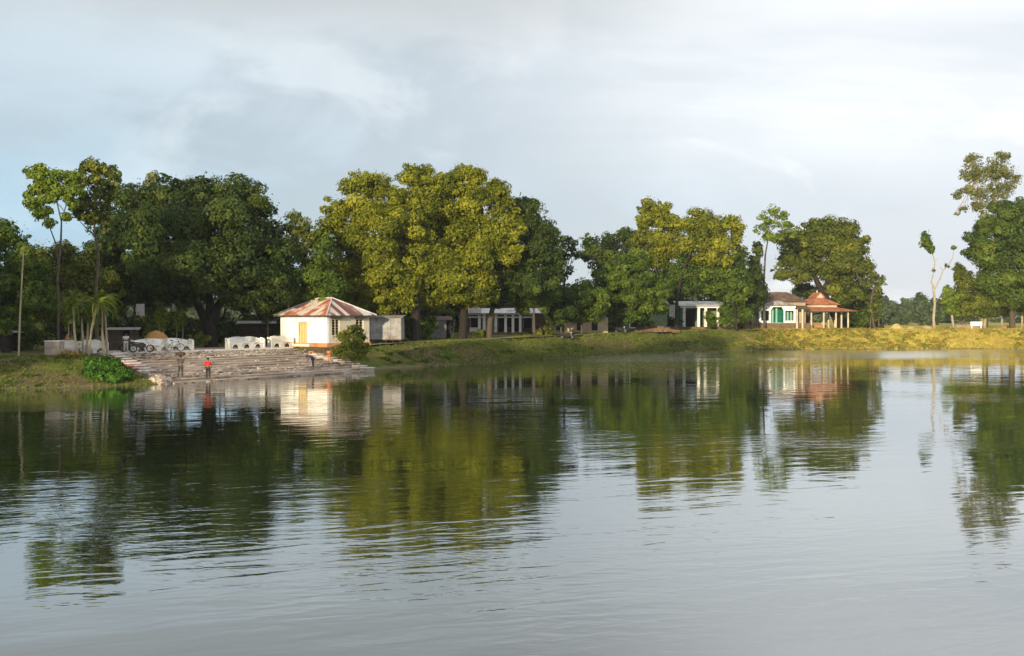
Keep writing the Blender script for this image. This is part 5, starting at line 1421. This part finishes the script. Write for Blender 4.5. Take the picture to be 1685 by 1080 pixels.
# ------------------------------------------------------------------ far wood
Ls = []
for k in range(120):
    a = random.uniform(-.75, .75); D = random.uniform(290, 420); x = math.tan(a) * D
    h = random.uniform(5, 10.5) * (1.15 if D > 350 else 1); Ls.append((Vector((x, D, 2.6 + h * .45)), (random.uniform(4, 7), 4, h * .6)))
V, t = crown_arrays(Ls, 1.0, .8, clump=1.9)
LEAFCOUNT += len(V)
tag(link('far_woods', fast_quads('far_woods', V, 'leaf_far_hazed', t)), 'hazy blue green wood along the horizon', 'wood', kind='stuff')
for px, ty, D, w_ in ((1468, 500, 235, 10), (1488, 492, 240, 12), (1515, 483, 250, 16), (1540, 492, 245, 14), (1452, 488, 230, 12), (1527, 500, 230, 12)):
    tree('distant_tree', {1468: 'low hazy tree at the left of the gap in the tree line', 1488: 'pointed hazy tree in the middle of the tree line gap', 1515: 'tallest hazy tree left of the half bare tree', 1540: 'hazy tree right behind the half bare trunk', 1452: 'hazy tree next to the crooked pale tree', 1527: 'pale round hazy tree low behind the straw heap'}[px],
         px, D, [(px, ty + 8, w_ * .7, 9), (px - w_ * .4, ty + 20, w_ * .8, 11), (px + w_ * .5, ty + 22, w_ * .8, 12), (px, ty + 32, w_, 10)], 'leaf_far_hazed', 'bark', .3, .7, cover=.9, clump=1.3, group='hazy distant trees')

# ------------------------------------------------------------------ unseen trees added behind the viewer, sized and spaced for their shade
SHADE = [(-46.0, -6, 20.5, 4.5), (-41, -10, 23, 6.0), (-36, -8, 25, 6.0), (-29, -7, 27, 6.5), (-24, -16, 29, 6.0), (-69, -6, 25, 6), (-77, 0, 24, 6.5), (-86, -4, 24, 6.5), (-95, 4, 22, 6.5)]
SHW = ['first', 'second', 'third', 'fourth', 'fifth', 'sixth', 'seventh', 'eighth', 'last']
for i, (x, y, h, r) in enumerate(SHADE):
    b = Vector((x, y, g1(x, y))); root = thing('shade_tree', 'unseen tall round tree added for shade behind the viewer, %s in the row' % SHW[i], 'tree', b, 0, 'unseen trees added for shade')
    MB().tube([(0, 0, -.2), (.2, .1, h * .35), (0, 0, h * .7)], [.4, .3, .15], 8).build('trunk', 'bark', root)
    L = [(Vector((0, 0, h - r * .8)), (r * .8, r * .8, r * .8)), (Vector((0, 0, h * .3)), (r * .8, r * .8, h * .2)), (Vector((0, 0, h * .66)), (r, r, r * .8)), (Vector((r * .5, .5, h * .55)), (r * .7, r * .7, r * .6)), (Vector((-r * .5, -.5, h * .55)), (r * .7, r * .7, r * .6)), (Vector((0, r * .4, h * .42)), (r * .8, r * .8, r * .5))]
    V, t_ = crown_arrays(L, .55, .8, clump=1.5); LEAFCOUNT += len(V)
    link('crown', fast_quads('crown', V, 'leaf_mid', t_), root)
mb = MB(); mb.box(-700, 700, -60, 700, -3.2, 34.0)
hz = bpy.data.materials.new('haze_air'); hz.use_nodes = True; hz.node_tree.nodes.clear()
ho_ = hz.node_tree.nodes.new('ShaderNodeOutputMaterial'); pvn = hz.node_tree.nodes.new('ShaderNodeVolumePrincipled')
pvn.inputs['Color'].default_value = (.90, .94, 1.0, 1); pvn.inputs['Density'].default_value = .00018
hz.node_tree.links.new(pvn.outputs[0], ho_.inputs['Volume'])
tag(mb.build('haze', hz), 'thin evening haze over the pond', kind='stuff')
print('LEAVES', LEAFCOUNT)
sc.cycles.max_bounces = 6; sc.cycles.transparent_max_bounces = 4
sc.cycles.use_denoising = True
